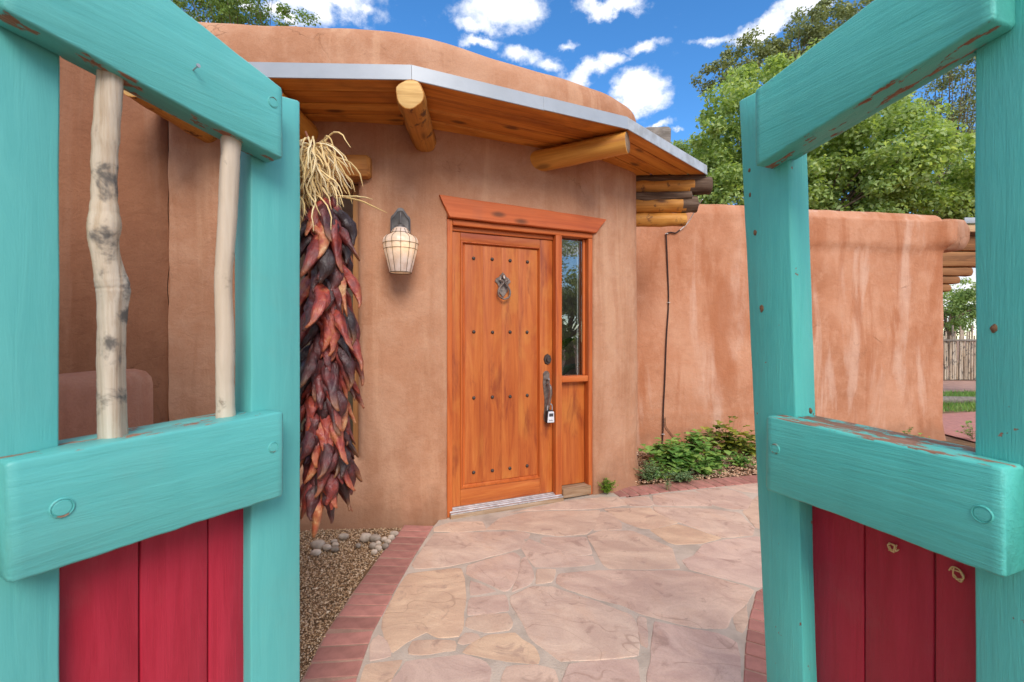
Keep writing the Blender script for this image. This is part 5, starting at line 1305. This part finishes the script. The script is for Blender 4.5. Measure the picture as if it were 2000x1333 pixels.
M_FARLEAF = island('far_leaf', [(0.1, (0.10, 0.17, 0.04)), (0.5, (0.20, 0.31, 0.08)), (0.95, (0.34, 0.44, 0.15))], .6, .3, .3)
def tree(base, top, lobes, n, size, mat, label, cat='tree', clump=.4, nclump=80, shell=.5, r0=.2, group=None, twigs=16):
    root = empty('tree', base); tag(root, label, cat, group)
    C = [l[:3] for l in lobes]; Rr = [l[3] for l in lobes]
    o, cc = leaf_cloud('crown', C, Rr, n, size, mat, root, clump=clump, nclump=nclump, shell=shell, origin=base, squash=.9)
    limbs('trunk', base, [tuple(cc[i]) for i in RNG.choice(len(cc), min(twigs, len(cc)), replace=False)], r0, M_TRUNK, root, base, top)
    return root
def at(px, py, Y): return ((px - 1000) / 900 * Y, Y, 1.3 + (655 - py) / 900 * Y)
def lobe(px, py, Y, rp): return (*at(px, py, Y), rp / 900 * Y)
tree((6.4, 10.4, 0), (6.5, 10.4, 3.0), [lobe(1560, 300, 10.3, 130), lobe(1430, 260, 10.2, 85), lobe(1490, 190, 10.6, 75), lobe(1660, 330, 10.0, 150), lobe(1790, 350, 10.2, 120), lobe(1730, 210, 10.6, 60), lobe(1400, 350, 10.2, 60), lobe(1600, 160, 10.8, 55), lobe(1880, 390, 10.3, 70), lobe(1620, 400, 10, 120), lobe(1450, 400, 10, 80)],
     105000, .098, M_COTTON, 'big bright green cottonwood tree rising behind the garden wall', clump=.36, nclump=620, shell=.45, r0=.28, twigs=40)
tree((4.35, 11.5, 0), (4.3, 11.5, 2.8), [lobe(1352, 330, 11.5, 26), lobe(1345, 385, 11.5, 34), lobe(1385, 290, 11.5, 30), lobe(1390, 400, 11.5, 40), lobe(1330, 290, 11.3, 16)],
     9000, .085, M_COTTON, 'smaller airy green tree just right of the corner logs', clump=.22, nclump=110, shell=.2, r0=.12)
tree((8.2, 15, 0), (8.2, 15, 4.5), [lobe(1470, 130, 15, 62), lobe(1560, 90, 15, 62), lobe(1640, 50, 15, 60), lobe(1400, 150, 15, 38), lobe(1690, 110, 15, 80), lobe(1730, 20, 15, 40), lobe(1600, 150, 15.3, 80)],
     36000, .095, M_OLIVE, 'dark olive tree whose top shows above the cottonwood', clump=.34, nclump=260, shell=.3, r0=.25, twigs=50)
tree((14.2, 15.5, 0), (14.2, 15.5, 4), [lobe(1840, 200, 15.5, 70), lobe(1880, 280, 15.5, 60), lobe(1860, 130, 15.5, 50), lobe(1950, 200, 15.5, 90)],
     15000, .08, M_OLIVE, 'sparse grey green tree seen between the right gate and its rail', clump=.38, nclump=170, shell=.2, r0=.22, twigs=60)
tree((-7.2, 12.5, 0), (-7.2, 12.5, 6.5), [lobe(470, 10, 12.5, 70), lobe(560, 28, 12.5, 34), lobe(400, 0, 12.5, 50), lobe(350, -30, 12.5, 70), lobe(600, 40, 12.5, 14), lobe(480, -70, 12.5, 70)],
     13000, .078, M_FARLEAF, 'feathery tree top peeking over the house parapet at the upper left', clump=.26, nclump=170, shell=.15, r0=.12, twigs=26)
# trees at the end of the yard, and an unseen one added to dim the narrow window's reflection
tree((18.9, 20, 0), (18.9, 20, 1.5), [lobe(1880, 600, 20, 38), lobe(1850, 620, 20, 45), lobe(1920, 610, 20, 45)], 7000, .11, M_FARLEAF, 'low bushy tree beyond the stick fence', clump=.4, nclump=60, shell=.3)
tree((23.5, 27, 0), (23.5, 27, 1.8), [lobe(1900, 575, 27, 32), lobe(1850, 585, 27, 36), lobe(1780, 580, 27, 50), lobe(1960, 570, 27, 50)], 7000, .13, M_COTTON, 'rounded green tree furthest away beyond the stick fence', clump=.5, nclump=60, shell=.3)
tree((9.2, -2.6, 0), (9.2, -2.6, 1.2), [(9.2, -2.6, 3.6, 1.7), (8.2, -3.6, 2.4, 1.3), (10.2, -1.6, 2.6, 1.4), (9.0, -2.4, 1.6, 1.1)], 24000, .10, M_COTTON, 'leafy tree mirrored in the narrow window by the door', clump=.4, nclump=130, shell=.4)

tree((-4.5, -13, 0), (-4.5, -13, 2), [(-4.5, -13, 4, 2.6), (-6.5, -13.5, 3, 2.0), (-2.6, -13.2, 3, 1.9)], 12000, .16, M_FARLEAF, 'unseen round tree added behind the viewer to dim the window reflection by the chillies', clump=.6, nclump=120, shell=.4)  # unseen tree, added so the window mirrors less bright sky
M_WEED = island('weed_leaf', [(0.1, (0.07, 0.18, 0.04)), (0.5, (0.17, 0.34, 0.07)), (0.8, (0.30, 0.47, 0.11)), (0.97, (0.58, 0.58, 0.12))], .5, .35, .3)
M_WEEDB = island('weed_leaf_bluegreen', [(0.1, (0.08, 0.16, 0.07)), (0.6, (0.19, 0.30, 0.14)), (0.95, (0.32, 0.44, 0.22))], .6, .3, .3)
M_YEL = island('vine_leaf', [(0.1, (0.07, 0.14, 0.025)), (0.5, (0.20, 0.27, 0.05)), (0.8, (0.42, 0.42, 0.07)), (0.97, (0.55, 0.45, 0.10))], .5, .35, .35)
M_FEATH = island('feathery_weed', [(0.1, (0.09, 0.19, 0.03)), (0.5, (0.20, 0.36, 0.04)), (0.95, (0.36, 0.50, 0.08))], .55, .3, .35)
M_WSTEM = plain('weed_stem', (.22, .25, .09), .7)
def weed(name, base, h, spread, nst, leafL, leafW, per, mat, label, cat='plant', group='weeds in the bed by the garden wall', lean=(0, 0), stemr=.0025, up=.2):
    """stems from one root with real folded leaves"""
    root = empty(name, base); tag(root, label, cat, group)
    sb_, lb = bmesh.new(), bmesh.new()
    for i in range(nst):
        a = random.uniform(0, 6.28); ln = random.uniform(.15, 1) * spread; hh = h * random.uniform(.45, 1.05)
        tip = Vector((math.cos(a) * ln + lean[0] * random.random(), math.sin(a) * ln * .8 + lean[1] * random.random(), hh * (1.05 - .4 * ln / max(spread, 1e-3))))
        ps = smooth_pts([(0, 0, 0), tuple(tip * .45 + Vector((0, 0, hh * .15))), tuple(tip)], 4)
        tube(sb_, ps, [stemr * (1 - .6 * k / len(ps)) for k in range(len(ps))], 4)
        for k in range(per):
            t = random.uniform(.25, 1) if k else 1.0; p = Vector(ps[min(len(ps) - 1, int(t * (len(ps) - 1)))])
            b2 = random.uniform(0, 6.28); d = Vector((math.cos(b2), math.sin(b2), random.uniform(up - .35, up + .4))).normalized()
            L = leafL * random.uniform(.55, 1.15); w_ = leafW * random.uniform(.7, 1.2); sd = d.cross(Vector((0, 0, 1))).normalized(); un = sd.cross(d)
            v = [p, p + d * L * .35 - sd * w_ * .5 + un * w_ * .18, p + d * L * .45, p + d * L * .35 + sd * w_ * .5 + un * w_ * .18, p + d * L * .78 - sd * w_ * .34 + un * (w_ * .1 - L * .08), p + d * L * .78 + sd * w_ * .34 + un * (w_ * .1 - L * .08), p + d * L - un * L * .16]
            v = [lb.verts.new(q) for q in v]
            for f in ((0, 1, 2), (0, 2, 3), (1, 4, 2), (3, 2, 5), (4, 6, 2), (5, 2, 6)): lb.faces.new([v[j] for j in f])
    from_bm('stem', sb_, M_WSTEM, root)
    me = bpy.data.meshes.new('leaves'); lb.to_mesh(me); lb.free(); o = link('leaves', me, mat, root); o['kind'] = 'stuff'
    return root
def gb(px, py): x, y = G(px, py); return (x, y, 0)
weed('mallow_plant', gb(1325, 925), .27, .30, 52, .10, .085, 5, M_WEED, 'leafy dark green mallow in the middle of the bed')
weed('mallow_plant', gb(1350, 905), .33, .26, 34, .09, .08, 5, M_WEED, 'taller mallow behind the middle one against the wall')
weed('mallow_plant', gb(1390, 918), .20, .22, 34, .08, .055, 5, M_WEED, 'spreading green weed at the right of the mallows')
weed('mallow_plant', gb(1300, 905), .24, .24, 34, .08, .07, 5, M_WEED, 'mallow nearest the dark cable at the back of the bed')
weed('tansy_plant', gb(1375, 930), .15, .17, 40, .05, .022, 9, M_WEED, 'small leaved bright weed in front of the right mallow near the bricks')
weed('tansy_plant', gb(1445, 915), .16, .17, 30, .05, .024, 8, M_WEED, 'small leaved green weed on the wood chips beside the gate stile')
weed('tansy_plant', gb(1285, 938), .17, .19, 40, .045, .018, 9, M_WEED, 'bright small leaved weed at the front left of the bed')
weed('sage_plant', gb(1268, 944), .20, .13, 34, .045, .014, 10, M_WEEDB, 'bluish feathery weed touching the corner of the house')
weed('sage_plant', gb(1330, 942), .14, .20, 40, .045, .016, 9, M_WEEDB, 'low bluish green weed along the brick edge')
weed('vine_plant', gb(1425, 898), .44, .28, 36, .10, .085, 5, M_YEL, 'yellow green vine climbing at the wall beside the gate', lean=(.0, .1))
weed('vine_plant', gb(1462, 895), .26, .22, 26, .08, .065, 5, M_YEL, 'lower yellowing vine nearest the right gate stile')
weed('vine_plant', gb(1385, 885), .28, .16, 14, .075, .06, 4, M_YEL, 'small yellowish vine sprout left of the tall one')
weed('feathery_weed', gb(1186, 966), .15, .085, 40, .028, .009, 14, M_FEATH, 'small bright green feathery weed growing at the pier beside the door', group='weeds growing from cracks', stemr=.0015)
weed('feathery_weed', gb(1303, 958), .12, .035, 7, .03, .009, 6, M_WEEDB, 'tiny grey green sprig growing between the bricks', group='weeds growing from cracks', stemr=.0015)
weed('wall_weed', (4.72, 5.45, 0), .22, .22, 10, .06, .035, 5, M_WEED, 'thin weed at the foot of the garden wall behind the right gate', group='weeds growing from cracks')
weed('wall_weed', (5.75, 5.75, 0), .24, .22, 9, .07, .035, 5, M_WEED, 'thin weed at the free end of the garden wall', group='weeds growing from cracks')
scatter_chips('leaf_litter', [(-.5, 3.0), (-.4, 1.5), (.9, 1.5), (1.3, 2.5), (3, 3.6), (1.2, 3.75), (0.3, 3.4)], 90, .002, .006, M_MULCH, 0.004, 0.002, .3, 'few dry crumbs on the paving')

# ================================================================== FAR RIGHT: porch, fence, stumps
por = empty('porch_roof', (8.2, 8.4, 0)); tag(por, 'far porch roof with stacked brown beams beyond the end of the garden wall', 'porch')
W_PORCH = wood('porch_wood', [(0.3, (0.10, 0.045, 0.02)), (0.5, (0.26, 0.115, 0.045)), (0.72, (0.40, 0.20, 0.08))], 'x', .6, None, .7, .2, .4)
W_PORCHL = wood('porch_fascia_wood', [(0.3, (0.40, 0.24, 0.12)), (0.6, (0.62, 0.42, 0.24))], 'x', .6, None, .7, .2, .3)
def pb(name, x0, x1, y, z0, z1, d, mat, jit=.004, r=.02): return beam_obj(name, (x0 - 8.2, y - 8.4, (z0 + z1) / 2), (x1 - 8.2, y - 8.4, (z0 + z1) / 2), z1 - z0, d, mat, por, side=(0, 0, 1), r=r, n=6, jit=jit)
pb('metal_edge', 7.85, 11.5, 8.0, 3.24, 3.34, .02, M_STEEL, 0, .003)
pb('fascia_board', 7.72, 11.5, 8.05, 3.10, 3.235, .05, W_PORCHL)
pb('header_beam', 7.3, 11.5, 8.3, 2.80, 3.08, .22, W_PORCH, r=.05)
pb('header_beam', 7.3, 11.5, 8.3, 2.52, 2.79, .22, W_PORCH, r=.05)
pb('corbel', 7.3, 8.25, 8.3, 2.36, 2.51, .18, W_PORCH, r=.04)
pb('corbel', 7.3, 8.02, 8.3, 2.22, 2.35, .18, W_PORCH, r=.04)
pb('corbel', 7.3, 7.86, 8.3, 2.08, 2.21, .18, W_PORCH, r=.04)
bm = bmesh.new(); box(bm, -.5, 3.3, -.3, 3.2, 3.18, 3.22); from_bm('roof_deck', bm, W_PORCH, por, smooth=0)
beam_obj('post', (7.45 - 8.2, -.1, 0), (7.45 - 8.2, -.1, 2.08), .24, .24, W_PORCH, por, r=.08, n=6, jit=.01)
beam_obj('post', (11.2 - 8.2, -.1, 0), (11.2 - 8.2, -.1, 2.52), .24, .24, W_PORCH, por, r=.08, n=6, jit=.01)
fen = empty('stick_fence', (12.9, 13.5, 0)); tag(fen, 'far grey upright stick fence at the end of the yard', 'fence')
fm = []
for k in range(6):
    bm = bmesh.new(); h = 1.0; tube(bm, [(0, 0, 0), (random.uniform(-.012, .012), 0, .5), (random.uniform(-.02, .02), 0, 1.0)], [.030, .028, .020], 6, True, .3, k * 3.0)
    bmesh.ops.recalc_face_normals(bm, faces=bm.faces[:]); me = bpy.data.meshes.new('stake'); bm.to_mesh(me); bm.free(); me.materials.append(W_GREY2 if False else W_STICK); fm.append(me)
x = -2.2
while x < 3.0:
    o = link('stake', random.choice(fm), None, fen); o.location = (x, random.uniform(-.02, .02), 0); o.scale = (1, 1, random.uniform(1.25, 1.62)); o.rotation_euler = (0, random.uniform(-.02, .02), random.uniform(0, 6)); x += random.uniform(.055, .085)
beam_obj('fence_rail', (-2.3, -.05, 1.15), (3.0, -.05, 1.15), .05, .04, W_GREY, fen)
for (px, py, w_, h_, lab) in ((1877, 740, .125, .47, 'tall round cut stump standing before the far fence'), (1893, 738, .09, .30, 'smaller pale stump right of the tall one'), (1864, 737, .08, .25, 'short grey stump half hidden by the garden wall end')):
    X, Y = G(px, py); r_ = empty('stump', (X, Y, 0)); tag(r_, lab, 'stump', 'stumps by the far fence')
    log((0, 0, 0), (0, 0, h_), w_ * 1.05, w_, W_LOGEND2 if w_ < .12 else W_PORCHL, W_LOGEND, r_, 'stump_body', 6, .15, px)
lo = empty('edging_log', (8.6, 8.6, .05)); tag(lo, 'weathered log lying along the grass strip beyond the garden wall', 'log')
log((-1.6, .1, 0), (2.2, .25, .02), .08, .07, W_GREY, W_GREY, lo, 'log_body', 8, .3, 4)
def grass(name, poly, n, h, mat, label):
    xs = [p[0] for p in poly]; ys = [p[1] for p in poly]; P = []
    while len(P) < n:
        p = (random.uniform(min(xs), max(xs)), random.uniform(min(ys), max(ys)))
        if inside(p, poly): P.append(p)
    P = np.array(P); N = n; a = RNG.uniform(0, 6.28, N); w = .006; hh = h * RNG.uniform(.4, 1.1, N); lx = RNG.normal(0, .4, N) * hh; ly = RNG.normal(0, .4, N) * hh
    V = np.zeros((N, 3, 3)); V[:, 0, 0] = P[:, 0] - np.cos(a) * w; V[:, 0, 1] = P[:, 1] - np.sin(a) * w; V[:, 1, 0] = P[:, 0] + np.cos(a) * w; V[:, 1, 1] = P[:, 1] + np.sin(a) * w
    V[:, 2, 0] = P[:, 0] + lx; V[:, 2, 1] = P[:, 1] + ly; V[:, 2, 2] = hh; V[:, :2, 2] = -.01
    o = from_np(name, V.reshape(-1, 3), np.arange(N * 3).reshape(-1, 3), mat); tag(o, label, 'grass', kind='stuff')
grass('grass', [(7, 7.8), (11.5, 8.2), (12.5, 10.4), (7.5, 10.4)], 9000, .10, M_WEED, 'strip of short green grass beyond the terrace')
